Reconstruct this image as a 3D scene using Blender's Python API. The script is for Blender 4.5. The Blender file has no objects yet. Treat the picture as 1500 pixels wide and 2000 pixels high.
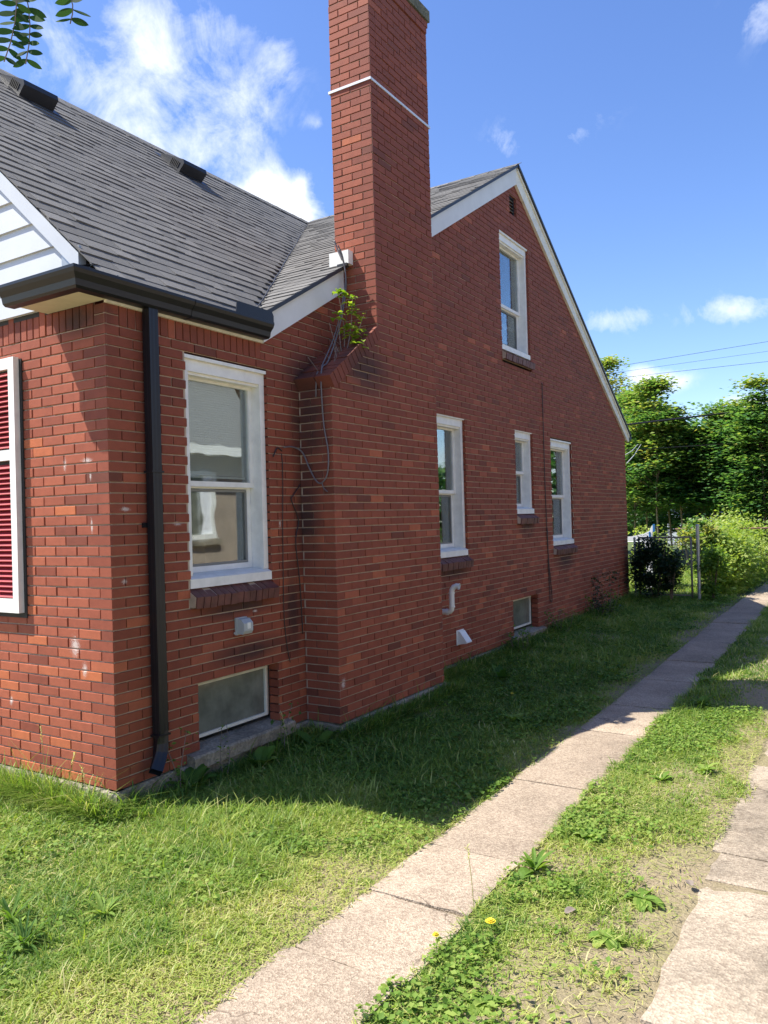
import bpy, math, random
import numpy as np
from mathutils import Vector, Matrix, Euler

random.seed(7)
rng = np.random.default_rng(7)
sc = bpy.context.scene
COL = sc.collection
R = math.radians

# ------------------------------------------------------------------ camera
YAW, PITCH, ROLL = 0.556452549, 0.008095845, -0.0277426836
CAM = Vector((3.96759510, -3.20895356, 1.61684226))
cy_, sy_, cp_, sp_ = math.cos(YAW), math.sin(YAW), math.cos(PITCH), math.sin(PITCH)
FWD = Vector((-sy_ * cp_, cy_ * cp_, sp_))
r0 = Vector((cy_, sy_, 0)); u0_ = r0.cross(FWD)
RGT = math.cos(ROLL) * r0 + math.sin(ROLL) * u0_
UPV = -math.sin(ROLL) * r0 + math.cos(ROLL) * u0_
FPX = 1542.385
cam_d = bpy.data.cameras.new('camera')
cam = bpy.data.objects.new('camera', cam_d); COL.objects.link(cam)
cam.matrix_world = Matrix(((RGT.x, UPV.x, -FWD.x, CAM.x), (RGT.y, UPV.y, -FWD.y, CAM.y), (RGT.z, UPV.z, -FWD.z, CAM.z), (0, 0, 0, 1)))
cam_d.sensor_fit = 'VERTICAL'; cam_d.sensor_height = 24.0; cam_d.lens = 24.0 * FPX / 2000.0
cam_d.clip_start = 0.05; cam_d.clip_end = 2000
sc.camera = cam

# ------------------------------------------------------------------ light
SUN_ELEV, SUN_STRENGTH, SKY_STRENGTH = R(58.3), 5.0, 0.125
SUN_DIR = Vector((0.53, 0.32, -1.0)).normalized()        # direction the light travels
sun_d = bpy.data.lights.new('sun', 'SUN'); sun_d.energy = SUN_STRENGTH; sun_d.angle = R(0.5); sun_d.color = (1.0, 0.955, 0.87)
sun = bpy.data.objects.new('sun', sun_d); COL.objects.link(sun)
sun.rotation_euler = SUN_DIR.to_track_quat('-Z', 'Y').to_euler(); sun.location = (-20, -10, 40)
sc.view_settings.view_transform = 'Standard'; sc.view_settings.look = 'None'
sc.view_settings.gamma = 1.0; sc.view_settings.use_curve_mapping = False
sc.view_settings.exposure = 1.0


def pix_dir(px, py):
    """world direction of a point of the sky (used only to say where the clouds stand)"""
    return (FWD + RGT * ((px - 750) / FPX) - UPV * ((py - 1000) / FPX)).normalized()


world = bpy.data.worlds.new('World'); sc.world = world; world.use_nodes = True
wn = world.node_tree; wn.nodes.clear()


def nd(t, typ, **kw):
    n = t.nodes.new(typ)
    for k, v in kw.items():
        setattr(n, k, v)
    return n


def mth(t, op, a, b=None, c=None, clamp=False):
    n = t.nodes.new('ShaderNodeMath'); n.operation = op; n.use_clamp = clamp
    for i, v in enumerate((a, b, c)):
        if v is None: continue
        if isinstance(v, (int, float)): n.inputs[i].default_value = v
        else: t.links.new(v, n.inputs[i])
    return n.outputs[0]


def mixc(t, fac, a, b, blend='MIX'):
    n = t.nodes.new('ShaderNodeMix'); n.data_type = 'RGBA'; n.blend_type = blend
    for s, v in ((n.inputs[0], fac), (n.inputs[6], a), (n.inputs[7], b)):
        if isinstance(v, (int, float)): s.default_value = v
        elif isinstance(v, (tuple, list)): s.default_value = (*v[:3], 1)
        else: t.links.new(v, s)
    return n.outputs[2]


def vdot(t, a, vec):
    n = t.nodes.new('ShaderNodeVectorMath'); n.operation = 'DOT_PRODUCT'
    t.links.new(a, n.inputs[0]); n.inputs[1].default_value = vec
    return n.outputs['Value']


def noise(t, vec, scale, detail=4.0, rough=0.55, dist=0.0):
    n = t.nodes.new('ShaderNodeTexNoise'); n.inputs['Scale'].default_value = scale
    n.inputs['Detail'].default_value = detail; n.inputs['Roughness'].default_value = rough; n.inputs['Distortion'].default_value = dist
    if vec is not None: t.links.new(vec, n.inputs['Vector'])
    return n.outputs['Fac']


def ramp(t, fac, stops, interp='LINEAR'):
    n = t.nodes.new('ShaderNodeValToRGB'); n.color_ramp.interpolation = interp
    el = n.color_ramp.elements
    while len(el) < len(stops): el.new(0.5)
    for e, (p, c) in zip(el, stops):
        e.position = p; e.color = (*c[:3], 1) if isinstance(c, (tuple, list)) else (c, c, c, 1)
    if fac is not None: t.links.new(fac, n.inputs[0])
    return n.outputs[0]


sky = nd(wn, 'ShaderNodeTexSky', sky_type='NISHITA'); sky.sun_disc = False
sky.sun_elevation = SUN_ELEV; sky.sun_rotation = math.atan2(-SUN_DIR.x, -SUN_DIR.y)
sky.altitude = 200; sky.air_density = 1.0; sky.dust_density = 0.6; sky.ozone_density = 2.6
hs = nd(wn, 'ShaderNodeHueSaturation'); hs.inputs['Hue'].default_value = 0.512
hs.inputs['Saturation'].default_value = 1.18; hs.inputs["Value"].default_value = 1.0
wn.links.new(sky.outputs[0], hs.inputs['Color'])
tc = nd(wn, 'ShaderNodeTexCoord'); gen = tc.outputs['Generated']
# clouds: (x, y, half width, half height, weight)
CL = [(320, 70, 92, 62, .64), (400, 190, 125, 62, .55), (330, 285, 150, 42, .62), (440, 50, 50, 30, .4), (480, 230, 40, 60, .3), (548, 120, 36, 40, .5), (260, 30, 40, 30, .35), (530, 385, 66, 44, 1.6),
      (70, 80, 70, 70, .4), (588, 360, 14, 24, .8), (240, 180, 90, 60, .35), (560, 420, 80, 30, 1.2), (1195, 625, 80, 26, .75), (1430, 604, 75, 24, .8), (1288, 744, 52, 20, 1.2), (1245, 728, 24, 16, .8),
      (1462, 786, 52, 18, 1.2), (1140, 115, 45, 40, .32), (985, 280, 36, 36, .36), (1100, 262, 50, 20, .36), (1170, 205, 40, 30, .2),
      (1490, 20, 40, 40, .7), (620, 238, 30, 14, .3), (1380, 1010, 500, 60, .2),
      (-600, 250, 300, 130, 1.0), (-1100, 700, 300, 90, 1.0), (2100, 400, 260, 90, 1.0), (2600, 800, 300, 70, 1.0)]
nz = noise(wn, gen, 9.5, 10, 0.66, 0.5)
nz2 = noise(wn, gen, 26.0, 7, 0.65, 0.4)
tot = None
for (px, py, hx, hy, w) in CL:
    D = pix_dir(px, py); Rv = D.cross(Vector((0, 0, 1))).normalized(); Uv = Rv.cross(D)
    a = mth(wn, 'DIVIDE', vdot(wn, gen, Rv), hx / FPX); b = mth(wn, 'DIVIDE', vdot(wn, gen, Uv), hy / FPX)
    r2 = mth(wn, 'ADD', mth(wn, 'MULTIPLY', a, a), mth(wn, 'MULTIPLY', b, b))
    front = mth(wn, 'GREATER_THAN', vdot(wn, gen, D), 0.0)
    g = mth(wn, 'MULTIPLY', mth(wn, 'EXPONENT', mth(wn, 'MULTIPLY', r2, -1.1)), mth(wn, 'MULTIPLY', front, w))
    tot = g if tot is None else mth(wn, 'ADD', tot, g)
dens = mth(wn, 'ADD', mth(wn, 'MULTIPLY', tot, 1.0), mth(wn, 'MULTIPLY', mth(wn, 'SUBTRACT', nz, 0.52), 2.6))
dens = mth(wn, 'ADD', dens, mth(wn, 'MULTIPLY', mth(wn, 'SUBTRACT', nz2, 0.5), 1.1))
cl = mth(wn, 'MULTIPLY', mth(wn, 'SUBTRACT', dens, 0.20), 0.95, clamp=True)
cl = mth(wn, 'MULTIPLY', cl, mth(wn, 'MULTIPLY', tot, 2.6, clamp=True), clamp=True)
skyc = mixc(wn, cl, hs.outputs[0], (5.0, 5.25, 5.75))
bg = nd(wn, 'ShaderNodeBackground'); bg.inputs['Strength'].default_value = SKY_STRENGTH
wn.links.new(skyc, bg.inputs['Color'])
wo = nd(wn, 'ShaderNodeOutputWorld'); wn.links.new(bg.outputs[0], wo.inputs['Surface'])


# ------------------------------------------------------------------ materials
def new_mat(name):
    m = bpy.data.materials.new(name); m.use_nodes = True
    t = m.node_tree; b = t.nodes['Principled BSDF']
    return m, t, b


def pos(t):
    return t.nodes.new('ShaderNodeNewGeometry').outputs['Position']


def attr(t, name='tone'):
    n = t.nodes.new('ShaderNodeAttribute'); n.attribute_name = name
    return n.outputs['Fac']


def bump(t, b, h, strength=0.3, dist=0.01):
    n = t.nodes.new('ShaderNodeBump'); n.inputs['Strength'].default_value = strength; n.inputs['Distance'].default_value = dist
    t.links.new(h, n.inputs['Height']); t.links.new(n.outputs[0], b.inputs['Normal'])


def simple(name, col, rough=0.6, var=0.12, nscale=9.0, bmp=0.15, metallic=0.0, spec=0.5):
    m, t, b = new_mat(name)
    p = pos(t); n1 = noise(t, p, nscale, 5, 0.6); n2 = noise(t, p, nscale * 7, 3, 0.6)
    lo = tuple(c * (1 - var) for c in col); hi = tuple(min(1, c * (1 + var)) for c in col)
    c = ramp(t, n1, [(0.3, lo), (0.7, hi)])
    t.links.new(c, b.inputs['Base Color']); b.inputs['Roughness'].default_value = rough
    b.inputs['Metallic'].default_value = metallic; b.inputs['Specular IOR Level'].default_value = spec
    if bmp: bump(t, b, n2, bmp, 0.003)
    return m


def mat_brick():
    m, t, b = new_mat('red_brick')
    p = pos(t); tn = attr(t)
    base = ramp(t, tn, [(0.0, (.085, .028, .022)), (0.2, (.155, .047, .029)), (0.5, (.240, .062, .034)), (0.75, (.36, .100, .052)), (1.0, (.48, .138, .054))])
    n1 = noise(t, p, 13, 5, 0.7); n2 = noise(t, p, 110, 5, 0.75); n3 = noise(t, p, 1.1, 3, 0.5)
    k = mth(t, 'ADD', 0.44, mth(t, 'ADD', mth(t, 'MULTIPLY', n1, 0.62), mth(t, 'MULTIPLY', n2, 0.50)))
    c = mixc(t, 1.0, base, (1, 1, 1), 'MULTIPLY')
    vm = t.nodes.new('ShaderNodeVectorMath'); vm.operation = 'SCALE'; t.links.new(c, vm.inputs[0]); t.links.new(k, vm.inputs['Scale'])
    # pale weathered bloom higher up the wall
    sx = t.nodes.new('ShaderNodeSeparateXYZ'); t.links.new(p, sx.inputs[0])
    hz = mth(t, 'MULTIPLY', mth(t, 'SUBTRACT', sx.outputs[2], 2.0), 0.2, clamp=True)
    hz = mth(t, 'MULTIPLY', hz, mth(t, 'ADD', 0.45, n3))
    c2 = mixc(t, mth(t, 'MULTIPLY', hz, 0.34), vm.outputs[0], (.22, .098, .085))
    # soot and damp stains
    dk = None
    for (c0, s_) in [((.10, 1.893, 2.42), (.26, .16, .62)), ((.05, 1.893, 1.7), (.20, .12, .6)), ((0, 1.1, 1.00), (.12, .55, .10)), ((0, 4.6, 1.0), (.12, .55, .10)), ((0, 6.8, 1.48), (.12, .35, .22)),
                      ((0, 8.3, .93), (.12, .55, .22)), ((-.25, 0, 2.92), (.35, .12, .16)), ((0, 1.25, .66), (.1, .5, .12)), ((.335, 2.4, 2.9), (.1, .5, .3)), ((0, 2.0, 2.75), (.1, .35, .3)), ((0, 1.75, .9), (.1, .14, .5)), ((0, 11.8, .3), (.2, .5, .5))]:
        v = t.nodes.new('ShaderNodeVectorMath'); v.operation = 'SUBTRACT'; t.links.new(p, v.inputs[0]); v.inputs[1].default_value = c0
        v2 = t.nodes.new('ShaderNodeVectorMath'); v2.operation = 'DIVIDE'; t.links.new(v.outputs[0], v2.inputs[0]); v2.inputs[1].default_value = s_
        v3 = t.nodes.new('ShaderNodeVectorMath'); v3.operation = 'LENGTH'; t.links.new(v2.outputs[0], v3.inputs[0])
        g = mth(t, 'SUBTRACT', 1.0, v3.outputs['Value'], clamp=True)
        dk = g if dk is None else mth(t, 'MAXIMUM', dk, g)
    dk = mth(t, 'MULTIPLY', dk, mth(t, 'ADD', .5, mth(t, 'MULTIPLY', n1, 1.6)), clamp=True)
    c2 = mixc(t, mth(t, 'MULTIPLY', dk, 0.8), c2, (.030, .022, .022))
    # scuffs of white paint and chalk
    vor = None
    spots = [((-.42, 0, 2.02), (.035, .2, .09)), ((-.20, 0, 2.03), (.10, .2, .035)), ((-.17, 0, 1.93), (.02, .2, .06)),
             ((-.17, 0, 1.62), (.02, .2, .10)), ((-.36, 0, .86), (.10, .2, .13)), ((-.27, 0, .72), (.05, .2, .09)), ((0, .12, 1.72), (.2, .08, .03)),
             ((0, .10, 1.27), (.2, .05, .03)), ((0, .55, 1.62), (.2, .08, .03)), ((.335, 1.95, .31), (.3, .06, .09)), ((0, 1.30, .95), (.2, .06, .02)), ((0, 1.62, 1.6), (.2, .03, .08)), ((-1.05, 0, .45), (.04, .2, .06))]
    for (c0, s) in spots:
        v = t.nodes.new('ShaderNodeVectorMath'); v.operation = 'SUBTRACT'; t.links.new(p, v.inputs[0]); v.inputs[1].default_value = c0
        v2 = t.nodes.new('ShaderNodeVectorMath'); v2.operation = 'DIVIDE'; t.links.new(v.outputs[0], v2.inputs[0]); v2.inputs[1].default_value = s
        v3 = t.nodes.new('ShaderNodeVectorMath'); v3.operation = 'LENGTH'; t.links.new(v2.outputs[0], v3.inputs[0])
        g = mth(t, 'SUBTRACT', 1.0, v3.outputs['Value'], clamp=True)
        vor = g if vor is None else mth(t, 'MAXIMUM', vor, g)
    sn = noise(t, p, 60, 7, 0.8, 2.2)
    sp = mth(t, 'MULTIPLY', mth(t, 'SUBTRACT', mth(t, 'ADD', mth(t, 'MULTIPLY', vor, 0.42), sn), 0.72), 7.0, clamp=True)
    sp = mth(t, 'MULTIPLY', sp, mth(t, 'GREATER_THAN', vor, 0.001))
    fs = mth(t, 'MULTIPLY', mth(t, 'SUBTRACT', noise(t, p, 48, 5, .8, 1.0), 0.685), 14.0, clamp=True)
    fs = mth(t, 'MULTIPLY', fs, mth(t, 'MULTIPLY', mth(t, 'SUBTRACT', noise(t, p, 1.7, 3, .5), .42), 5.0, clamp=True))
    c2 = mixc(t, mth(t, 'MULTIPLY', fs, 0.38), c2, (.50, .38, .30))
    c3 = mixc(t, mth(t, 'MULTIPLY', sp, 0.75), c2, (.66, .60, .54))
    t.links.new(c3, b.inputs['Base Color']); b.inputs['Roughness'].default_value = 0.78; b.inputs['Specular IOR Level'].default_value = 0.3
    bump(t, b, n2, 0.35, 0.004)
    return m


def mat_shingle():
    m, t, b = new_mat('asphalt_shingle')
    p = pos(t); tn = attr(t)
    base = ramp(t, tn, [(0.0, (.090, .087, .083)), (0.5, (.150, .144, .135)), (1.0, (.215, .205, .190))])
    g = noise(t, p, 260, 2, 0.8); n1 = noise(t, p, 3, 3, 0.6)
    k = mth(t, 'ADD', 0.25, mth(t, 'ADD', mth(t, 'MULTIPLY', g, 1.25), mth(t, 'MULTIPLY', n1, 0.3)))
    vm = t.nodes.new('ShaderNodeVectorMath'); vm.operation = 'SCALE'; t.links.new(base, vm.inputs[0]); t.links.new(k, vm.inputs['Scale'])
    t.links.new(vm.outputs[0], b.inputs['Base Color']); b.inputs['Roughness'].default_value = 0.9; b.inputs['Specular IOR Level'].default_value = 0.25
    bump(t, b, g, 0.6, 0.004)
    return m


def mat_leaf(name, stops, trans=0.35, rough=0.5, spec=0.35):
    m, t, b = new_mat(name)
    tn = attr(t); p = pos(t)
    n1 = noise(t, p, 0.9, 3, 0.5)
    f = mth(t, 'ADD', tn, mth(t, 'MULTIPLY', mth(t, 'SUBTRACT', n1, 0.5), 0.5), clamp=True)
    c = ramp(t, f, stops)
    t.links.new(c, b.inputs['Base Color']); b.inputs['Roughness'].default_value = rough; b.inputs['Specular IOR Level'].default_value = spec
    tr = t.nodes.new('ShaderNodeBsdfTranslucent'); vm = t.nodes.new('ShaderNodeVectorMath'); vm.operation = 'MULTIPLY'
    t.links.new(c, vm.inputs[0]); vm.inputs[1].default_value = (1.5, 1.6, 0.7); t.links.new(vm.outputs[0], tr.inputs['Color'])
    mx = t.nodes.new('ShaderNodeMixShader'); mx.inputs[0].default_value = trans
    t.links.new(b.outputs[0], mx.inputs[1]); t.links.new(tr.outputs[0], mx.inputs[2])
    t.links.new(mx.outputs[0], t.nodes['Material Output'].inputs['Surface'])
    return m


def mat_ground():
    m, t, b = new_mat('lawn_soil')
    p = pos(t); n1 = noise(t, p, 2.2, 6, 0.65); n2 = noise(t, p, 60, 4, 0.7); n3 = noise(t, p, 0.5, 3, 0.5)
    soil = ramp(t, n2, [(0.3, (.20, .145, .095)), (0.7, (.38, .30, .205))])
    thatch = ramp(t, n2, [(0.3, (.16, .135, .06)), (0.7, (.33, .28, .15))])
    c = mixc(t, ramp(t, n1, [(0.4, 0.0), (0.6, 1.0)]), soil, thatch)
    far = ramp(t, n3, [(0.3, (.055, .085, .025)), (0.7, (.09, .12, .035))])
    sx = t.nodes.new('ShaderNodeSeparateXYZ'); t.links.new(p, sx.inputs[0])
    ff = mth(t, 'MULTIPLY', mth(t, 'SUBTRACT', sx.outputs[1], 9.0), 0.2, clamp=True)
    c = mixc(t, ff, c, far)
    t.links.new(c, b.inputs['Base Color']); b.inputs['Roughness'].default_value = 0.95
    bump(t, b, n2, 0.8, 0.02)
    return m


def mat_concrete(name, lo, hi, agg=150.0, dark=(.16, .12, .10), amt=0.5, stain=0.35):
    m, t, b = new_mat(name)
    p = pos(t)
    v = t.nodes.new('ShaderNodeTexVoronoi'); v.inputs['Scale'].default_value = agg; t.links.new(p, v.inputs['Vector'])
    n1 = noise(t, p, 1.8, 6, 0.65); n2 = noise(t, p, agg * 0.8, 3, 0.7); n3 = noise(t, p, 14, 5, 0.7)
    tn = attr(t)
    c = ramp(t, n3, [(0.3, lo), (0.7, hi)])
    vc = t.nodes.new('ShaderNodeSeparateColor'); t.links.new(v.outputs['Color'], vc.inputs[0])
    peb = ramp(t, vc.outputs[0], [(0.0, dark), (0.35, tuple(x * .8 for x in lo)), (0.7, hi), (1.0, tuple(min(1, x * 1.25) for x in hi))])
    c = mixc(t, amt, c, peb)
    st = ramp(t, n1, [(0.35, 1 - stain), (0.6, 1.0)])
    if agg > 80:
        v2 = t.nodes.new('ShaderNodeTexVoronoi'); v2.feature = 'DISTANCE_TO_EDGE'; v2.inputs['Scale'].default_value = 1.15
        nv = t.nodes.new('ShaderNodeTexNoise'); nv.inputs['Scale'].default_value = 4.0; nv.inputs['Detail'].default_value = 6; t.links.new(p, nv.inputs['Vector'])
        av = t.nodes.new('ShaderNodeVectorMath'); av.operation = 'MULTIPLY_ADD'; t.links.new(nv.outputs['Color'], av.inputs[0]); av.inputs[1].default_value = (.35, .35, .35); t.links.new(p, av.inputs[2]); t.links.new(av.outputs[0], v2.inputs['Vector'])
        ck = mth(t, 'SUBTRACT', 1.0, mth(t, 'DIVIDE', v2.outputs['Distance'], 0.006), clamp=True)
        ck = mth(t, 'MULTIPLY', ck, mth(t, 'MULTIPLY', mth(t, 'SUBTRACT', noise(t, p, 1.3, 3, .5), 0.47), 9.0, clamp=True))
        c = mixc(t, mth(t, 'MULTIPLY', ck, .7), c, (.07, .05, .035))
        pt = mth(t, 'MULTIPLY', mth(t, 'SUBTRACT', noise(t, p, 3.1, 5, .7, .6), 0.60), 8.0, clamp=True)
        c = mixc(t, mth(t, 'MULTIPLY', pt, .45), c, (.22, .165, .115))
    c = mixc(t, 1.0, c, st, 'MULTIPLY')
    vm = t.nodes.new('ShaderNodeVectorMath'); vm.operation = 'SCALE'; t.links.new(c, vm.inputs[0]); t.links.new(mth(t, 'ADD', 0.80, mth(t, 'MULTIPLY', tn, 0.34)), vm.inputs['Scale'])
    t.links.new(vm.outputs[0], b.inputs['Base Color']); b.inputs['Roughness'].default_value = 0.92; b.inputs['Specular IOR Level'].default_value = 0.25
    bump(t, b, mth(t, 'ADD', n2, v.outputs['Distance']), 0.55, 0.006)
    return m


def mat_glass():
    m, t, b = new_mat('window_glass')
    fr = t.nodes.new('ShaderNodeFresnel'); fr.inputs['IOR'].default_value = 1.65
    tr = t.nodes.new('ShaderNodeBsdfTransparent'); tr.inputs[0].default_value = (.93, .96, .95, 1)
    gl = t.nodes.new('ShaderNodeBsdfGlossy'); gl.inputs['Roughness'].default_value = 0.015; gl.inputs['Color'].default_value = (.95, .97, .98, 1)
    p = pos(t); n1 = noise(t, p, 2.2, 2, 0.5)
    bn = t.nodes.new('ShaderNodeBump'); bn.inputs['Strength'].default_value = 0.05; bn.inputs['Distance'].default_value = 0.02
    t.links.new(n1, bn.inputs['Height']); t.links.new(bn.outputs[0], gl.inputs['Normal'])
    mx = t.nodes.new('ShaderNodeMixShader')
    t.links.new(mth(t, 'MULTIPLY', fr.outputs[0], 0.72, clamp=True), mx.inputs[0]); t.links.new(tr.outputs[0], mx.inputs[1]); t.links.new(gl.outputs[0], mx.inputs[2])
    t.links.new(mx.outputs[0], t.nodes['Material Output'].inputs['Surface'])
    return m


M = {}
M['brick'] = mat_brick()
M['mortar'] = simple('mortar', (.48, .37, .275), 0.95, 0.2, 12, 0.5, spec=0.2)
M['shingle'] = mat_shingle()
M['black'] = simple('black_gutter_paint', (.006, .007, .010), 0.42, 0.2, 4, 0.05)
M['vent'] = simple('dark_roof_vent_plastic', (.022, .023, .026), 0.45, 0.2, 4, 0.1)
M['white'] = simple('white_trim_paint', (.80, .79, .73), 0.5, 0.10, 9, 0.15)
M['cream'] = simple('cream_trim_paint', (.74, .71, .60), 0.55, 0.12, 10, 0.2)
M['soffit'] = simple('soffit_paint', (.55, .52, .38), 0.6, 0.10, 6, 0.1)
M['fascia'] = simple('grey_white_fascia', (.68, .68, .65), 0.55, 0.05, 5, 0.1)
M['siding'] = simple('white_siding', (.52, .54, .56), 0.5, 0.04, 4, 0.08)
M['pale_grey'] = simple('pale_grey_plastic', (.42, .44, .43), 0.45, 0.05, 4, 0.05)
M['pvc'] = simple('white_pvc', (.84, .82, .76), 0.35, 0.04, 4, 0.03)
M['red'] = simple('red_shutter_paint', (.36, .020, .028), 0.5, 0.15, 8, 0.1)
M['ply'] = simple('dark_backing', (.03, .028, .026), 0.8, 0.2, 8, 0.1)
M['cable'] = simple('grey_cable', (.15, .135, .14), 0.5, 0.1, 8, 0.0)
M['wire'] = simple('black_wire', (.025, .02, .022), 0.5, 0.1, 8, 0.0)
M['metal'] = simple('galvanised_metal', (.38, .39, .38), 0.4, 0.15, 8, 0.1, metallic=0.5)
M['strap'] = simple('pale_metal_strap', (.68, .68, .68), 0.4, 0.08, 8, 0.05, metallic=0.2)
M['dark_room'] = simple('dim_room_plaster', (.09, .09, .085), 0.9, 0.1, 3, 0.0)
M['blind'] = simple('cream_window_blind', (.82, .86, .78), 0.6, 0.05, 3, 0.0)
M['curtain'] = simple('white_curtain', (.85, .86, .88), 0.8, 0.10, 3, 0.0)
M['screen'] = simple('grey_screen_frame', (.22, .22, .20), 0.6, 0.1, 3, 0.0)
M['toned_pane'] = simple('reflection_toned_pane', (.17, .175, .14), 0.10, 0.35, 5, 0.05)  # opaque pane, its grey raised to stand in for the reflected sunlit path
M['sill_brick'] = simple('dark_sill_brick', (.13, .046, .038), 0.55, 0.35, 12, 0.4)
M['bark'] = simple('brown_bark', (.16, .115, .075), 0.9, 0.3, 12, 0.6)
M['pale_bark'] = simple('pale_brown_bark', (.27, .19, .12), 0.9, 0.3, 12, 0.5)
M['twig'] = simple('grey_twig', (.20, .16, .13), 0.9, 0.3, 12, 0.3)
M['blue'] = simple('blue_plastic', (.03, .16, .42), 0.4, 0.08, 4, 0.0)
M['plastic'] = simple('white_plastic', (.72, .74, .76), 0.4, 0.05, 4, 0.0)
M['yellow'] = simple('yellow_petals', (.80, .62, .03), 0.6, 0.1, 30, 0.0)
M['oldmetal'] = simple('tarnished_fence_metal', (.17, .15, .125), 0.6, 0.25, 12, 0.2)
M['rust'] = simple('rusty_rail', (.16, .085, .06), 0.8, 0.3, 12, 0.3)
M['slab'] = mat_concrete('pebbled_path_concrete', (.35, .275, .200), (.45, .36, .265), 130, (.17, .11, .075), 0.55, 0.30)
M['drive'] = mat_concrete('worn_drive_concrete', (.32, .26, .19), (.43, .355, .265), 90, (.15, .105, .075), 0.45, 0.50)
M['found'] = mat_concrete('foundation_concrete', (.29, .25, .185), (.44, .38, .285), 60, (.14, .11, .08), 0.35, 0.5)
M['cap'] = mat_concrete('chimney_cap_concrete', (.14, .145, .10), (.24, .23, .17), 60, (.06, .06, .05), 0.35, 0.5)
M['ground'] = mat_ground()
M['nbwall'] = simple('tan_brick_wall', (.36, .29, .225), 0.9, 0.15, 3, 0.1)
GR = [(0.0, (.04, .10, .018)), (0.30, (.11, .21, .032)), (0.6, (.24, .33, .058)), (0.85, (.40, .42, .12)), (1.0, (.56, .50, .25))]
M['grass'] = mat_leaf('grass_blades', GR, 0.38, 0.5, 0.3)
M['weed'] = mat_leaf('broad_weed_leaf', [(0.0, (.045, .11, .018)), (0.5, (.14, .24, .036)), (1.0, (.28, .36, .08))], 0.36, 0.62, 0.2)
M['tree'] = mat_leaf('tree_leaf', [(0.0, (.036, .105, .050)), (0.4, (.082, .185, .066)), (0.75, (.17, .27, .070)), (1.0, (.36, .34, .10))], 0.45, 0.5)
M['hedge'] = mat_leaf('hedge_leaf', [(0.0, (.06, .13, .025)), (0.5, (.18, .28, .05)), (1.0, (.36, .41, .10))], 0.4, 0.5)
M['shrub'] = mat_leaf('dark_shrub_leaf', [(0.0, (.008, .022, .010)), (0.6, (.022, .052, .018)), (0.9, (.05, .09, .025)), (1.0, (.22, .10, .075))], 0.3, 0.45)
M['lime'] = mat_leaf('lime_leaf', [(0.0, (.12, .22, .02)), (1.0, (.34, .42, .05))], 0.45, 0.5)
M['locust'] = mat_leaf('locust_leaflet', [(0.0, (.012, .040, .016)), (1.0, (.05, .11, .03))], 0.35, 0.75, 0.15)
M['glass'] = mat_glass()


# ------------------------------------------------------------------ mesh helpers
def link(o, parent=None):
    COL.objects.link(o)
    if parent is not None: o.parent = parent
    return o


def tagit(o, label=None, cat=None, group=None, kind=None):
    if label: o['label'] = label
    if cat: o['category'] = cat
    if group: o['group'] = group
    if kind: o['kind'] = kind
    return o


def empty(name, loc=(0, 0, 0), label=None, cat=None, group=None, kind=None, parent=None):
    o = bpy.data.objects.new(name, None); o.location = loc; o.empty_display_size = 0.1
    link(o, parent)
    return tagit(o, label, cat, group, kind)


class MB:
    def __init__(s): s.v = []; s.f = []; s.t = []

    def add(s, verts, faces, tone=0.5):
        k = len(s.v); s.v.extend([tuple(v) for v in verts]); s.f.extend([tuple(i + k for i in f) for f in faces]); s.t.extend([tone] * len(faces))
        return s

    def box(s, x0, x1, y0, y1, z0, z1, tone=0.5):
        v = [(x0, y0, z0), (x1, y0, z0), (x1, y1, z0), (x0, y1, z0), (x0, y0, z1), (x1, y0, z1), (x1, y1, z1), (x0, y1, z1)]
        return s.add(v, [(0, 3, 2, 1), (4, 5, 6, 7), (0, 1, 5, 4), (1, 2, 6, 5), (2, 3, 7, 6), (3, 0, 4, 7)], tone)

    def obox(s, c, a, b, d, tone=0.5):
        """oriented box: centre + half vectors"""
        c, a, b, d = Vector(c), Vector(a), Vector(b), Vector(d)
        v = [c + sx * a + sy * b + sz * d for sz in (-1, 1) for sx, sy in ((-1, -1), (1, -1), (1, 1), (-1, 1))]
        if a.cross(b).dot(d) < 0: fl = [(0, 1, 2, 3), (4, 7, 6, 5), (0, 4, 5, 1), (1, 5, 6, 2), (2, 6, 7, 3), (3, 7, 4, 0)]
        else: fl = [(0, 3, 2, 1), (4, 5, 6, 7), (0, 1, 5, 4), (1, 2, 6, 5), (2, 3, 7, 6), (3, 0, 4, 7)]
        return s.add(v, fl, tone)

    def tube(s, pts, r, n=8, tone=0.5, caps=True):
        pts = [Vector(p) for p in pts]; rs = r if isinstance(r, (list, tuple)) else [r] * len(pts)
        rings = []; up = None
        for i, p in enumerate(pts):
            d = (pts[min(i + 1, len(pts) - 1)] - pts[max(i - 1, 0)])
            d = d.normalized() if d.length > 1e-9 else Vector((0, 0, 1))
            if up is None: up = Vector((0, 0, 1)) if abs(d.z) < 0.9 else Vector((1, 0, 0))
            a = d.cross(up).normalized(); b = a.cross(d).normalized(); up = b
            rings.append([p + (a * math.cos(2 * math.pi * k / n) + b * math.sin(2 * math.pi * k / n)) * rs[i] for k in range(n)])
        v = [q for ring in rings for q in ring]; f = []
        for i in range(len(pts) - 1):
            for k in range(n):
                a0 = i * n + k; a1 = i * n + (k + 1) % n
                f.append((a0, a0 + n, a1 + n, a1))
        if caps:
            f.append(tuple(range(n))); f.append(tuple(range(len(pts) * n - 1, (len(pts) - 1) * n - 1, -1)))
        return s.add(v, f, tone)

    def build(s, name, mat, parent=None, kind=None, smooth=False, origin=None):
        me = mesh_from(name, s.v, s.f, s.t, mat, smooth, origin)
        o = bpy.data.objects.new(name, me)
        if origin is not None: o.location = origin
        link(o, parent)
        if kind: o['kind'] = kind
        return o


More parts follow.
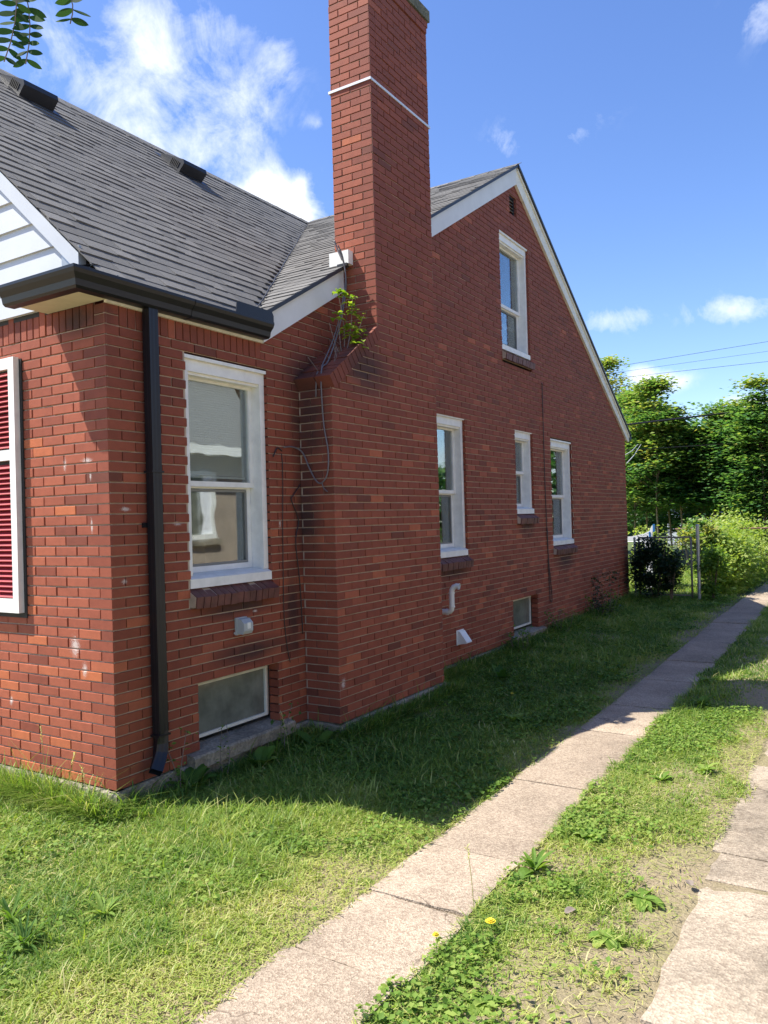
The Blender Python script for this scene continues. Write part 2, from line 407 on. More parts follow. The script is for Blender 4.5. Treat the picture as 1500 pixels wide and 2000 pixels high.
def mesh_from(name, v, f, tones, mat, smooth=False, origin=None):
    me = bpy.data.meshes.new(name)
    if origin is not None: v = [(a[0] - origin[0], a[1] - origin[1], a[2] - origin[2]) for a in v]
    me.from_pydata(v, [], f); me.materials.append(mat)
    at = me.attributes.new('tone', 'FLOAT', 'FACE'); at.data.foreach_set('value', np.array(tones, dtype=np.float32))
    if smooth: me.polygons.foreach_set('use_smooth', [True] * len(me.polygons))
    me.update()
    return me


def fast_mesh(name, verts, loops, sizes, tones, mat, parent=None, smooth=False):
    """numpy arrays -> one mesh object"""
    me = bpy.data.meshes.new(name)
    me.vertices.add(len(verts)); me.vertices.foreach_set('co', np.asarray(verts, dtype=np.float32).ravel())
    me.loops.add(len(loops)); me.loops.foreach_set('vertex_index', np.asarray(loops, dtype=np.int32))
    me.polygons.add(len(sizes)); st = np.zeros(len(sizes), dtype=np.int32); st[1:] = np.cumsum(sizes)[:-1]
    me.polygons.foreach_set('loop_start', st); me.polygons.foreach_set('loop_total', np.asarray(sizes, dtype=np.int32))
    me.update(calc_edges=True); me.materials.append(mat)
    at = me.attributes.new('tone', 'FLOAT', 'FACE'); at.data.foreach_set('value', np.asarray(tones, dtype=np.float32))
    if smooth: me.polygons.foreach_set('use_smooth', np.ones(len(sizes), dtype=bool))
    o = bpy.data.objects.new(name, me); link(o, parent)
    return o


def leaves_mesh(name, P, size, tone, mat, parent=None, up=0.6, droop=0.3, aspect=0.62, out=None):
    """leaf-shaped folded quads: 4 verts, 2 tris each. P (n,3)"""
    n = len(P)
    nrm = rng.normal(size=(n, 3)); nrm[:, 2] = np.abs(nrm[:, 2]) + up * 2
    if out is not None: nrm += out
    nrm /= np.linalg.norm(nrm, axis=1)[:, None]
    a = rng.normal(size=(n, 3)); a[:, 2] -= droop * 2
    a -= (a * nrm).sum(1)[:, None] * nrm; a /= np.linalg.norm(a, axis=1)[:, None] + 1e-9
    b = np.cross(nrm, a); s = np.broadcast_to(np.asarray(size), (n,))[:, None] * rng.uniform(.65, 1.25, (n, 1))
    v = np.empty((n, 4, 3))
    v[:, 0] = P - a * s * .5; v[:, 2] = P + a * s * .5
    v[:, 1] = P + b * s * aspect * .5 + nrm * s * .10; v[:, 3] = P - b * s * aspect * .5 + nrm * s * .10
    idx = np.arange(n)[:, None] * 4
    loops = np.concatenate([idx, idx + 1, idx + 2, idx, idx + 2, idx + 3], axis=1).ravel()
    tn = np.repeat(np.clip(tone, 0, 1), 2)
    return fast_mesh(name, v.reshape(-1, 3), loops, np.full(2 * n, 3), tn, mat, parent)


# ------------------------------------------------------------------ ground height
def gz(y):
    y = np.asarray(y, dtype=float)
    return np.clip(-.13 + .11 * (y - 3) / 9, -.13, -.02)


def gzf(y): return float(gz(y))


# ------------------------------------------------------------------ brick laying
L, C = 0.2134, 0.065
J = 0.0047           # half joint
pieces = []          # (score, verts, faces, tone, parent, stdkey)


class Frame:
    def __init__(s, O, U, N): s.O, s.U, s.N = Vector(O), Vector(U), Vector(N)
    def __call__(s, u, z, d=0.0): return s.O + s.U * u + s.N * d + Vector((0, 0, z))


SIDE = Frame((0, 0, 0), (0, 1, 0), (1, 0, 0))
FRONT = Frame((0, 0, 0), (1, 0, 0), (0, -1, 0))
CHD = 0.335          # how far the chimney stands proud
CHSIDE = Frame((CHD, 0, 0), (0, 1, 0), (1, 0, 0))
CHFRONT = Frame((0, 1.893, 0), (1, 0, 0), (0, -1, 0))
STFRONT = Frame((0, 2.600, 0), (1, 0, 0), (0, -1, 0))
STBACK = Frame((0, 3.667, 0), (-1, 0, 0), (0, 1, 0))
STLEFT = Frame((-.092, 0, 0), (0, -1, 0), (-1, 0, 0))


def view_score(c, area, n=None):
    d = Vector(c) - CAM; dep = d.dot(FWD)
    if dep < .3: return -1
    px = 750 + FPX * d.dot(RGT) / dep; py = 1000 - FPX * d.dot(UPV) / dep
    if not (-5 < px < 1505 and -5 < py < 2005): return -1
    k = 1.0
    if n is not None: k = -d.normalized().dot(n)
    return area * k / (dep * dep)


def brick_tone(z, x=0, y=0, light_bias=0.0):
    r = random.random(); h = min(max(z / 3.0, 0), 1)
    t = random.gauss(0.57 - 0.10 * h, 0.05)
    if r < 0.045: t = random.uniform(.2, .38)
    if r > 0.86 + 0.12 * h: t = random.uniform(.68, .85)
    return min(max(t + light_bias, 0), 1)


def clip_poly(poly, hp):
    """keep a*u+b*z<=c"""
    a, b, c = hp; out = []
    for i in range(len(poly)):
        p, q = poly[i], poly[(i + 1) % len(poly)]
        fp, fq = a * p[0] + b * p[1] - c, a * q[0] + b * q[1] - c
        if fp <= 0: out.append(p)
        if (fp < 0 < fq) or (fq < 0 < fp):
            s = fp / (fp - fq); out.append((p[0] + (q[0] - p[0]) * s, p[1] + (q[1] - p[1]) * s))
    return out


def poly_area(p):
    return 0.5 * abs(sum(p[i][0] * p[(i + 1) % len(p)][1] - p[(i + 1) % len(p)][0] * p[i][1] for i in range(len(p))))


def add_brick(fr, poly, parent, depth=0.10, tone=None, light_bias=0, rect=False):
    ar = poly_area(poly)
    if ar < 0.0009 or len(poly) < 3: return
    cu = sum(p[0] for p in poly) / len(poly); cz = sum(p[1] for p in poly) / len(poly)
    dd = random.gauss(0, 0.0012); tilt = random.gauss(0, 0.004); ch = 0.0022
    if tone is None: tone = brick_tone(cz, light_bias=light_bias)
    n = len(poly); v = []
    rot = random.gauss(0, 0.0035)
    P = [(cu + (p[0] - cu) * math.cos(rot) - (p[1] - cz) * math.sin(rot), cz + (p[0] - cu) * math.sin(rot) + (p[1] - cz) * math.cos(rot)) for p in poly]
    for p in P: v.append(fr(p[0], p[1], -depth))
    for p in P: v.append(fr(p[0], p[1], dd - ch + tilt * (p[0] - cu)))
    for p in P:
        du, dz = cu - p[0], cz - p[1]
        v.append(fr(p[0] + max(-ch, min(ch, du * .2)), p[1] + max(-ch, min(ch, dz * .2)), dd + tilt * (p[0] - cu)))
    f = []
    for i in range(n):
        j = (i + 1) % n
        f.append((i, j, n + j, n + i)); f.append((n + i, n + j, 2 * n + j, 2 * n + i))
    f.append(tuple(range(2 * n, 3 * n)))
    c = fr(cu, cz, 0)
    pieces.append((view_score(c, ar, fr.N), v, f, tone, parent, c))


def add_corner_brick(x0, x1, y0, y1, z0, z1, parent, tone=None):
    b = MB().box(x0, x1, y0, y1, z0, z1)
    c = Vector((x1, y0, (z0 + z1) / 2))
    d = (CAM - c).normalized(); ar = (y1 - y0) * (z1 - z0) * max(d.x, 0) + (x1 - x0) * (z1 - z0) * max(-d.y, 0)
    pieces.append((view_score(c, ar), b.v, b.f, brick_tone(z0) if tone is None else tone, parent, Vector(((x0 + x1) / 2, (y0 + y1) / 2, (z0 + z1) / 2))))


def intervals(u0, u1, zc, holes):
    iv = [(u0, u1)]
    for (a, b, za, zb) in holes:
        if za < zc < zb:
            nv = []
            for (p, q) in iv:
                if b <= p or a >= q: nv.append((p, q)); continue
                if a > p: nv.append((p, a))
                if b < q: nv.append((b, q))
            iv = nv
    return iv


def lay(fr, u0, u1, n0, n1, anchor, parent, mort, holes=(), hps=(), par=0, sgn=1, corner0=None, corner1=None, depth=0.10, md=-.011, light_bias=0):
    """courses n0..n1-1; joints at anchor + m*L (+ L/2 on alternate rows); corner0/1: function(n) -> width reserved for the corner brick"""
    for n in range(n0, n1):
        za, zb = n * C, (n + 1) * C; zc = (za + zb) / 2
        a0 = u0 + (corner0(n) if corner0 else 0); b0 = u1 - (corner1(n) if corner1 else 0)
        for (p, q) in intervals(a0, b0, zc, holes):
            off = anchor + (0.5 * L if (n + par) % 2 == 0 else 0)
            m = math.floor((p - off) / L); x = off + m * L
            while x < q:
                s, e = max(x, p), min(x + L, q)
                if e - s > 0.028:
                    s2 = s + (J if s > p + 1e-6 or s == a0 else 0.0); e2 = e - (J if e < q - 1e-6 or e == b0 else 0.0)
                    poly = [(s2, za + J), (e2, za + J), (e2, zb - J), (s2, zb - J)]
                    k0 = len(poly)
                    for hp in hps:
                        poly = clip_poly(poly, hp)
                        if len(poly) < 3: break
                    if len(poly) >= 3: add_brick(fr, poly, parent, depth, light_bias=light_bias)
                x += L
        for (p, q) in intervals(u0, u1, zc, holes):
            # mortar bed behind the bricks
            e = 0.0004 if md < 0 else 0
            poly = [(p, za), (q, za), (q, zb), (p, zb)]
            for hp in hps:
                poly = clip_poly(poly, hp)
                if len(poly) < 3: break
            if len(poly) >= 3:
                mort.add([fr(a, b, md) for a, b in poly], [tuple(range(len(poly)))])


# the house ------------------------------------------------------------------
house = empty('brick_house', (0, 0, 0), 'red brick house with black gutter, tall chimney and steep grey shingle roof', 'house')
mort_side, mort_front, mort_ch = MB(), MB(), MB()
side_wall = empty('side_wall', parent=house); front_wall = empty('front_wall', parent=house); chimney = empty('chimney', parent=house)

W = {  # openings on the side wall: u0,u1,z0,z1
    'w1': (0.66, 1.515, 18 * C, 43 * C - .015), 'w2': (4.09, 4.985, 18 * C, 42 * C + .01), 'w3': (6.46, 7.09, 25 * C, 42 * C + .01),
    'w4': (7.79, 8.73, 18 * C - .02, 42 * C - .02), 'w5': (6.13, 7.11, 57 * C + .03, 81 * C)}
BW = {'b1': (0.70, 1.56, 2 * C, 8 * C), 'b2': (6.24, 7.12, 1.0 * C + .03, 8 * C - .02)}
LV = (6.50, 6.74, 86 * C, 90.5 * C)


def rz(z): return z


holes = []
for k, (a, b, z0, z1) in W.items():
    holes.append((a, b, round(z0 / C) * C + .001, round(z1 / C) * C - .001))
    holes.append((a - .005, b + .01, (round(z0 / C) - 2) * C + .001, round(z0 / C) * C + .002))      # sloping brick sill
for k, (a, b, z0, z1) in BW.items():
    holes.append((a, b, 1 * C + .001 if k == 'b1' else 1 * C, 8 * C - .001))
    holes.append((a - .10, b + .12, 0, 1 * C + .001))                                                 # concrete sill
holes.append((LV[0], LV[1], LV[2], 90 * C))
holes_side = holes + [(.5 * L, 1.44, 44 * C + .001, 50 * C)]
# rake lines of the gable (underside of the fascia)
ZL = lambda y: 2.99 + .577 * (y - 1.44)
ZR = lambda y: 6.01 - .59 * (y - 6.67)
hpL = (-.577, 1.0, 2.99 - .577 * 1.44 + .06)
hpR = (.59, 1.0, 6.01 + .59 * 6.67 + .06)
YEND = 11.83
c_side = lambda n: (L if n % 2 == 0 else .5 * L) if n < 44 else .5 * L
c_front = lambda n: (L if n % 2 == 1 else .5 * L) if n < 44 else .5 * L
# near section and main section below the eave
lay(SIDE, 0, YEND, 0, 46, 0.0, side_wall, mort_side, holes=holes_side + [(0, 1.44, 46 * C, 50 * C)], hps=(hpR,), par=1, corner0=c_side)
lay(SIDE, 1.44, YEND, 46, 93, 0.0, side_wall, mort_side, holes=holes_side, hps=(hpL, hpR), par=1)
for n in range(0, 46):
    if n >= 44: x0, y1 = -.5 * L + J, .5 * L - J
    elif n % 2: x0, y1 = -L + J, .5 * L - J
    else: x0, y1 = -.5 * L + J, L - J
    add_corner_brick(x0, random.gauss(0, .0008), random.gauss(0, .0008), y1, n * C + J, (n + 1) * C - J, side_wall)
# soldier course on the side
u = .5 * L
while u < 1.42:
    add_brick(SIDE, [(u + J, 44 * C + J), (u + C - J * .6, 44 * C + J), (u + C - J * .6, 47 * C), (u + J, 47 * C)], side_wall, light_bias=-.05); u += C + .002
for n in range(44, 47): mort_side.add([SIDE(a, b, -.011) for a, b in ((.5 * L, n * C), (1.44, n * C), (1.44, n * C + C), (.5 * L, n * C + C))], [(0, 1, 2, 3)])
# front wall: runs to the far corner of the wing
XW = -6.92
holes_f = [(XW, -.5 * L, 44 * C + .001, 50 * C), (-2.72, -1.36, 17 * C + .001, 43 * C - .001), (-2.75, -1.33, 15 * C + .001, 17 * C + .002)]
lay(FRONT, XW, 0, 0, 46, 0.0, front_wall, mort_front, holes=holes_f, par=0, corner1=c_front, light_bias=.17)  # lighter tone paints the sunlight into the front bricks
u = -.5 * L
while u > XW:
    add_brick(FRONT, [(u - C + J * .6, 44 * C + J), (u - J, 44 * C + J), (u - J, 47 * C), (u - C + J * .6, 47 * C)], front_wall, light_bias=.10); u -= C + .0025  # sunlit lift put into the soldier brick colour as well
mort_front.add([FRONT(a, b, -.011) for a, b in ((XW, 44 * C), (-.5 * L, 44 * C), (-.5 * L, 47 * C), (XW, 47 * C))], [(0, 1, 2, 3)])

# chimney: lower block, sloping shoulder, stack
CY0, CYS, CY1 = 1.893, 2.600, 3.667
ZSH0, ZSH1 = 2.692, 3.20
STOP = 100
ccs = lambda n: (L if n % 2 == 0 else .5 * L)
hps_sh = ((-(ZSH1 - ZSH0) / (CYS - CY0), 1.0, ZSH0 - (ZSH1 - ZSH0) / (CYS - CY0) * CY0 - .0),)
nlow = int(ZSH0 // C)
lay(CHSIDE, CY0, CY1, 0, nlow, CY0, chimney, mort_ch, par=1, corner0=ccs)
nst = int(math.ceil(ZSH1 / C))
lay(CHSIDE, CY0, CY1, nlow, nst, CY0, chimney, mort_ch, par=1, hps=hps_sh)
lay(CHSIDE, CYS, CY1, nst, STOP, CYS, chimney, mort_ch, par=1, corner0=ccs)
ccf = lambda n: (L if n % 2 == 1 else .5 * L)
lay(CHFRONT, 0, CHD, 0, nlow, CHD, chimney, mort_ch, par=0, corner1=ccf)
lay(STFRONT, -.092, CHD, nlow, STOP, CHD, chimney, mort_ch, par=0, corner1=lambda n: ccf(n) if n >= nst else 0, light_bias=.20)  # stack face bricks coloured lighter to stand in for direct sun
lay(STBACK, -CHD, .092, 46, STOP, -CHD, chimney, mort_ch, par=1)
lay(STLEFT, -CY1, -CYS, 46, STOP, 0, chimney, mort_ch, par=0)
lay(Frame((0, CY1, 0), (-1, 0, 0), (0, 1, 0)), -CHD, 0, 0, 46, -CHD, chimney, mort_ch, par=1)
for n in range(0, STOP):
    if nlow <= n < nst: continue
    yb = CY0 if n < nlow else CYS
    if n % 2: x0, y1 = CHD - L + J, yb + .5 * L - J
    else: x0, y1 = CHD - .5 * L + J, yb + L - J
    add_corner_brick(x0, CHD + random.gauss(0, .0012), yb + random.gauss(0, .0012), y1, n * C + J, (n + 1) * C - J, chimney)
# sloping shoulder bricks, pairs laid side by side up the slope
sl = Vector((0, CYS - CY0, ZSH1 - ZSH0)); slen = sl.length; sd = sl / slen; sn = Vector((0, -sd.z, sd.y))
k = 0; s = -.012
while s < slen - .01:
    for (xa, xb) in (((-.0, .128), (.138, CHD + .028)) if k % 2 else ((0, .200), (.210, CHD + .028))):
        c = Vector(((xa + xb) / 2, CY0, ZSH0)) + sd * (s + .0305) + sn * (.03 + random.gauss(0, .0025))
        b = MB().obox(c, ((xb - xa) / 2, 0, 0), sd * .0275, sn * .055)
        pieces.append((view_score(c, .02), b.v, b.f, random.uniform(.25, .5), chimney, c))
    s += .064; k += 1
b = MB().add([(0, CY0 + .012, ZSH0 - .05), (CHD - .004, CY0 + .012, ZSH0 - .05), (CHD - .004, CYS, ZSH1 - .05), (0, CYS, ZSH1 - .05), (0, CY0 + .03, ZSH0 + .055), (CHD - .004, CY0 + .03, ZSH0 + .055), (CHD - .004, CYS + .01, ZSH1 + .055), (0, CYS + .01, ZSH1 + .055)],
             [(0, 3, 2, 1), (4, 5, 6, 7), (0, 1, 5, 4), (1, 2, 6, 5), (2, 3, 7, 6), (3, 0, 4, 7)])
b.build('mortar_bed', M['mortar'], chimney)
# corbel course and concrete cap
for fr, a, b_, nn in ((STFRONT, -.10, CHD + .012, 0), (CHSIDE, CYS - .012, CY1 + .012, 1)):
    u = a
    while u < b_ - .03:
        e = min(u + L, b_)
        for q in (98, 99):
            uu = u + (0.5 * L if q == 99 else 0); ee = min(uu + L, b_)
            if ee - uu > .03:
                o = .012
                v = [fr(p, z, -.05) for p, z in ((uu + J, q * C + J), (ee - J, q * C + J), (ee - J, q * C + C - J), (uu + J, q * C + C - J))] + [fr(p, z, o) for p, z in ((uu + J, q * C + J), (ee - J, q * C + J), (ee - J, q * C + C - J), (uu + J, q * C + C - J))]
                pieces.append((view_score(fr(uu, q * C, 0), .013, fr.N), v, [(0, 1, 5, 4), (1, 2, 6, 5), (2, 3, 7, 6), (3, 0, 4, 7), (4, 5, 6, 7)], brick_tone(6), chimney, fr(uu, q * C, 0)))
        u = e
cap = MB()
cv = [(-.105, CYS - .03, 0), (CHD + .028, CYS - .03, 0), (CHD + .028, CY1 + .028, 0), (-.105, CY1 + .028, 0)]
zc0 = STOP * C + .002
cap.add([(x, y, zc0) for x, y, _ in cv] + [(x, y, zc0 + .11) for x, y, _ in cv] + [(x * .8 + .03, CYS + .03 if i < 2 else CY1 - .03, zc0 + .15) for i, (x, y, _) in enumerate(cv)],
        [(3, 2, 1, 0), (0, 1, 5, 4), (1, 2, 6, 5), (2, 3, 7, 6), (3, 0, 4, 7), (4, 5, 9, 8), (5, 6, 10, 9), (6, 7, 11, 10), (7, 4, 8, 11), (8, 9, 10, 11)])
cap.build('chimney_cap', M['cap'], chimney)
MB().box(.02, .22, CYS + .25, CYS + .5, zc0 + .14, zc0 + .4).build('flue', M['cap'], chimney)
st = MB(); zs = 5.445
st.box(-.10, CHD + .010, CYS - .010, CYS - .002, zs, zs + .022).box(CHD + .002, CHD + .010, CYS - .002, CY1 + .010, zs, zs + .022)
st.box(-.10, CHD + .002, CY1 + .002, CY1 + .010, zs, zs + .022).box(-.108, -.100, CYS - .010, CY1 + .010, zs, zs + .022)
st.build('metal_strap', M['strap'], chimney)

mort_side.build('mortar', M['mortar'], side_wall); mort_front.build('mortar', M['mortar'], front_wall); mort_ch.build('mortar', M['mortar'], chimney)
# back and far walls of the house, plain, never in view
cw = MB()
cw.box(XW, -.12, 11.62, YEND - .01, -.2, 3.0); cw.box(XW + .01, XW + .2, .2, 11.6, -.2, 3.0)
cw.box(XW, -.05, .115, .14, -.2, 3.0)
cw.build('rear_wall', M['mortar'], house)
# far-corner bricks of the side wall are seen from the side: close them with a mortar edge
MB().box(-.11, -.009, YEND - .012, YEND - .002, 0, 2.96).build('wall_end', M['brick'], house)


def emit_pieces(lst, name, mat, house_parent, nmax=300):
    lst.sort(key=lambda p: -p[0])
    cache = {}
    for p in lst[:nmax]:
        sc_, v, f, tone, par, c = p
        key = None
        loc = [(a[0] - c[0], a[1] - c[1], a[2] - c[2]) for a in v]
        k2 = (len(v), tuple(round(q * 110) for a in loc for q in a), round(tone * 7))
        me = cache.get(k2)
        if me is None:
            me = mesh_from(name, loc, f, [tone] * len(f), mat); cache[k2] = me
        o = bpy.data.objects.new(name, me); o.location = c; link(o, par)
    rest = lst[nmax:]
    if rest:
        m = MB()
        for p in rest: m.add(p[1], p[2], p[3])
        m.build(name, mat, house_parent, kind='stuff')
    print(name, 'pieces', len(lst), 'meshes', len(cache))


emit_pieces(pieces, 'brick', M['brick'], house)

# foundation, a little proud of the brick
fd = MB()
def strip(fr, u0, u1, d, zt=-.004, n=40):
    us = np.linspace(u0, u1, n); v = []
    for uu in us:
        w = random.gauss(0, .004); v += [fr(uu, -.45, d + w), fr(uu, zt - .012 - abs(random.gauss(0, .006)), d + w), fr(uu, zt, d - .012), fr(uu, zt, -.06)]
    f = []
    for i in range(n - 1):
        for k in range(3): f.append((4 * i + k, 4 * i + 4 + k, 4 * i + 5 + k, 4 * i + 1 + k))
    fd.add(v, f)
strip(FRONT, XW, 0.016, .016, n=60); strip(SIDE, -.014, CY0, .018, n=24); strip(CHFRONT, 0, CHD + .014, .014, n=6); strip(CHSIDE, CY0 - .012, CY1 + .012, .018, n=24); strip(SIDE, CY1, YEND + .02, .018, n=90)
fd.box(.0, CHD + .012, CY1 - .02, CY1 + .014, -.4, -.006)
fd.build('foundation', M['found'], house)


# ------------------------------------------------------------------ windows
def fbox(mb, fr, u0, u1, z0, z1, d0, d1, tone=.5):
    """box in wall coordinates, d0<d1 outward"""
    c = fr((u0 + u1) / 2, (z0 + z1) / 2, (d0 + d1) / 2)
    return mb.obox(c, fr.U * (abs(u1 - u0) / 2), (0, 0, abs(z1 - z0) / 2), fr.N * (abs(d1 - d0) / 2), tone)


def fringe(mb, fr, u0, u1, z0, z1, w, d0, d1):
    fbox(mb, fr, u0, u0 + w, z0, z1, d0, d1); fbox(mb, fr, u1 - w, u1, z0, z1, d0, d1)
    fbox(mb, fr, u0 + w, u1 - w, z0, z0 + w, d0, d1); fbox(mb, fr, u0 + w, u1 - w, z1 - w, z1, d0, d1)


def make_window(fr, u0, u1, z0, z1, parent, blind=None, mid=.48, label=None, curtain=False, headh=.105, sillh=.085, mat='white', open_sash=False):
    w = MB(); e = .002
    hz = round(z1 / C) * C - .002
    # casing: jamb boxes run deep into the wall
    fbox(w, fr, u0 + e, u0 + .055, z0 + sillh, z1 - headh, -.175, -.038)
    fbox(w, fr, u1 - .055, u1 - e, z0 + sillh, z1 - headh, -.175, -.038)
    fbox(w, fr, u0 + e, u1 - e, z1 - headh, z1 - .001, -.175, -.036)                       # head board
    fbox(w, fr, u0 + e, u1 - e, z1 - .022, z1 + .002, -.030, -.012)                       # drip lip
    fbox(w, fr, u0 + .055, u1 - .055, z1 - headh - .02, z1 - headh, -.15, -.055)
    # sill: slopes outward
    s = fr(0, 0, 0)
    P = [(z0 + .002, -.19), (z0 + .002, -.006), (z0 + sillh - .02, -.006), (z0 + sillh, -.05), (z0 + sillh + .012, -.175), (z0 + sillh + .012, -.19)]
    vs = [fr(u0 + e, z, d) for z, d in P] + [fr(u1 - e, z, d) for z, d in P]
    n = len(P); w.add(vs, [tuple(range(n))[::-1], tuple(range(n, 2 * n))] + [(i, (i + 1) % n, n + (i + 1) % n, n + i) for i in range(n)])
    win = w.build('window', M[mat], parent)
    if label: win['label'] = label
    a, b, c0, c1 = u0 + .055, u1 - .055, z0 + sillh + .012, z1 - headh
    zm = c0 + (c1 - c0) * mid
    up = MB(); fringe(up, fr, a, b, zm - .012, c1 - .002, .038, -.150, -.120); up.build('sash', M['white'], win)
    lo = MB(); fringe(lo, fr, a + .002, b - .002, c0, zm + .018, .042, -.185, -.153); lo.build('sash', M['white'], win)
    sf = MB(); fringe(sf, fr, a + .044, b - .044, c0 + .044, zm - .03, .016, -.182, -.158); sf.build('screen_frame', M['screen'], win)
    g1 = MB(); fbox(g1, fr, a + .037, b - .037, zm + .025, c1 - .039, -.138, -.135); g1.build('pane', M['glass'], win)
    g2 = MB(); fbox(g2, fr, a + .043, b - .043, c0 + .041, zm - .023, -.172, -.169); g2.build('pane', M['glass'], win)
    if open_sash:
        s3 = MB(); zz = c0 + (zm - c0) * .55; fbox(s3, fr, a + .05, b - .05, zz, zz + .05, -.215, -.19); fbox(s3, fr, b - .11, b - .06, zz, zm, -.215, -.19); s3.build('sash', M['screen'], win)
    # room behind, open towards the window
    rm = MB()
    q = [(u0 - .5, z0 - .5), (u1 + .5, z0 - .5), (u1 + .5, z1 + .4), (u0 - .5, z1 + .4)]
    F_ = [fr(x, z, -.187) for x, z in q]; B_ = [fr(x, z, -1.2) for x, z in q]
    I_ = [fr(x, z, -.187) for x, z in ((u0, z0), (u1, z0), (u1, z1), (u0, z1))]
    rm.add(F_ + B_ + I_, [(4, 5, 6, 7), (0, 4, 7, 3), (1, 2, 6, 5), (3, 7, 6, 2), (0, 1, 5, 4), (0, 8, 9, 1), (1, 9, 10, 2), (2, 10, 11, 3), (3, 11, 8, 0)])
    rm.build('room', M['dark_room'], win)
    if blind:
        bz0, bz1 = c0 + (c1 - c0) * blind[0], c0 + (c1 - c0) * blind[1]
        bl = MB(); z = bz1
        while z > bz0:
            c = fr((a + b) / 2, z, -.198); bl.obox(c, fr.U * ((b - a) / 2 - .02), fr.N * .008 + Vector((0, 0, -.0098)), Vector((0, 0, .0005)) + fr.N * .0004, random.random()); z -= .0175
        fbox(bl, fr, a + .02, b - .02, bz0 - .022, bz0 - .006, -.206, -.190)
        bl.build('blind', M['blind'], win)
    if curtain:
        cu = MB(); nn = 60; us = np.linspace(a + .02, b - .02, nn)
        vv = []
        for uu in us:
            dd = -.235 + .014 * math.sin(uu * 70) + random.gauss(0, .003); vv += [fr(uu, c0, dd), fr(uu, c1, dd * .98)]
        ff = []
        for i in range(nn - 1):
            if .30 < i / nn < curtain: continue
            ff.append((2 * i, 2 * i + 2, 2 * i + 3, 2 * i + 1))
        cu.add(vv, ff); cu.build('curtain', M['curtain'], win, smooth=True)
    return win


def brick_sill(fr, u0, u1, ztop, win, proj=.062):
    """rowlock sill: bricks on edge, sloping down and outward"""
    n = int(round((u1 - u0) / .0665)); stp = (u1 - u0) / n
    mb = MB(); vs = [fr(u, z, d) for u in (u0, u1) for z, d in ((ztop - .005, -.03), (ztop - .055, proj - .014), (ztop - .125, proj - .022), (ztop - .125, -.03))]
    mb.add(vs, [(0, 1, 2, 3), (7, 6, 5, 4), (0, 4, 5, 1), (1, 5, 6, 2), (2, 6, 7, 3)]); mb.build('mortar_bed', M['mortar'], win)
    for i in range(n):
        a = u0 + i * stp + .004; b = u0 + (i + 1) * stp - .004; dj = random.gauss(0, .002); zj = random.gauss(0, .0015)
        P = [(ztop + zj, -.035), (ztop - .058 + zj, proj + dj), (ztop - .135 + zj, proj - .012 + dj), (ztop - .118, -.035)]
        vs = [fr(u, z, d) for u in (a, b) for z, d in P]
        m = MB().add(vs, [(0, 1, 2, 3), (7, 6, 5, 4), (0, 4, 5, 1), (1, 5, 6, 2), (2, 6, 7, 3), (0, 3, 7, 4)], random.random())
        m.build('sill_brick', M['sill_brick'], win, origin=tuple(fr(a, ztop, 0)))


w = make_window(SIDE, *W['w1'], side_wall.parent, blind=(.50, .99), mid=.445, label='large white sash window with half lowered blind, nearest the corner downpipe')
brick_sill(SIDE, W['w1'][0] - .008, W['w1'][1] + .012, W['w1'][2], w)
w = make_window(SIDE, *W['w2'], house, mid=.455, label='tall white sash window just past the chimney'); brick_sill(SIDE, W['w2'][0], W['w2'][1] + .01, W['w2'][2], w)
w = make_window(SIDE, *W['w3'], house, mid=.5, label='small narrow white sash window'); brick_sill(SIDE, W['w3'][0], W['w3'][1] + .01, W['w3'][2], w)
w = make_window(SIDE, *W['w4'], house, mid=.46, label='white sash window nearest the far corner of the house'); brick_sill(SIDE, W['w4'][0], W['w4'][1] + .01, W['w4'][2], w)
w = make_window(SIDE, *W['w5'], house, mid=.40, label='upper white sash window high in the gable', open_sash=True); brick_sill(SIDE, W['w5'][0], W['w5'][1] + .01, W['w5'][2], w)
w = make_window(FRONT, -2.72, -1.36, 17 * C, 43 * C, house, blind=(.3, .99)); brick_sill(FRONT, -2.74, -1.34, 17 * C, w)


def basement(fr, u0, u1, z0, z1, sill):
    w = MB(); fringe(w, fr, u0 + .004, u1 - .12 if False else u1 - .004, z0, z1, .022, -.125, -.095)
    fbox(w, fr, u0 + .004, u1 - .004, z1 - .034, z1 - .022, -.11, -.088)
    win = w.build('basement_window', M['cream'], house)
    g = MB(); fbox(g, fr, u0 + .026, u1 - .026, z0 + .022, z1 - .022, -.113, -.110); g.build('pane', M['toned_pane'], win)
    rv = MB()
    fbox(rv, fr, u0 - .02, u0 + .003, z0, z1, -.30, -.012); fbox(rv, fr, u1 - .003, u1 + .02, z0, z1, -.30, -.104); fbox(rv, fr, u0, u1, z1 - .002, z1 + .02, -.30, -.104)
    rv.build('lining', M['mortar'], win)
    s = MB(); a, b, h0, h1, pr = sill
    n = 26; us = np.linspace(a, b, n); v = []
    for uu in us:
        q = random.gauss(0, .003); v += [fr(uu, h0, -.12), fr(uu, h0 + q, pr - .008 + q), fr(uu, h1 - .018, pr + q), fr(uu, h1 - .004 + q * .5, pr - .014), fr(uu, h1 + .014, -.14)]
    f = [(5 * i + k, 5 * i + 5 + k, 5 * i + 6 + k, 5 * i + 1 + k) for i in range(n - 1) for k in range(4)]
    f += [(0, 1, 2, 3, 4), tuple(5 * (n - 1) + k for k in (4, 3, 2, 1, 0))]
    s.add(v, f); s.build('concrete_sill', M['found'], win)


basement(SIDE, .70, 1.53, 1 * C + .05, 8 * C - .004, (.58, 1.66, -.035, 1 * C - .003, .075))
basement(SIDE, 6.24, 7.08, 1 * C + .05, 8 * C - .004, (6.15, 7.25, -.04, 1 * C - .003, .06))

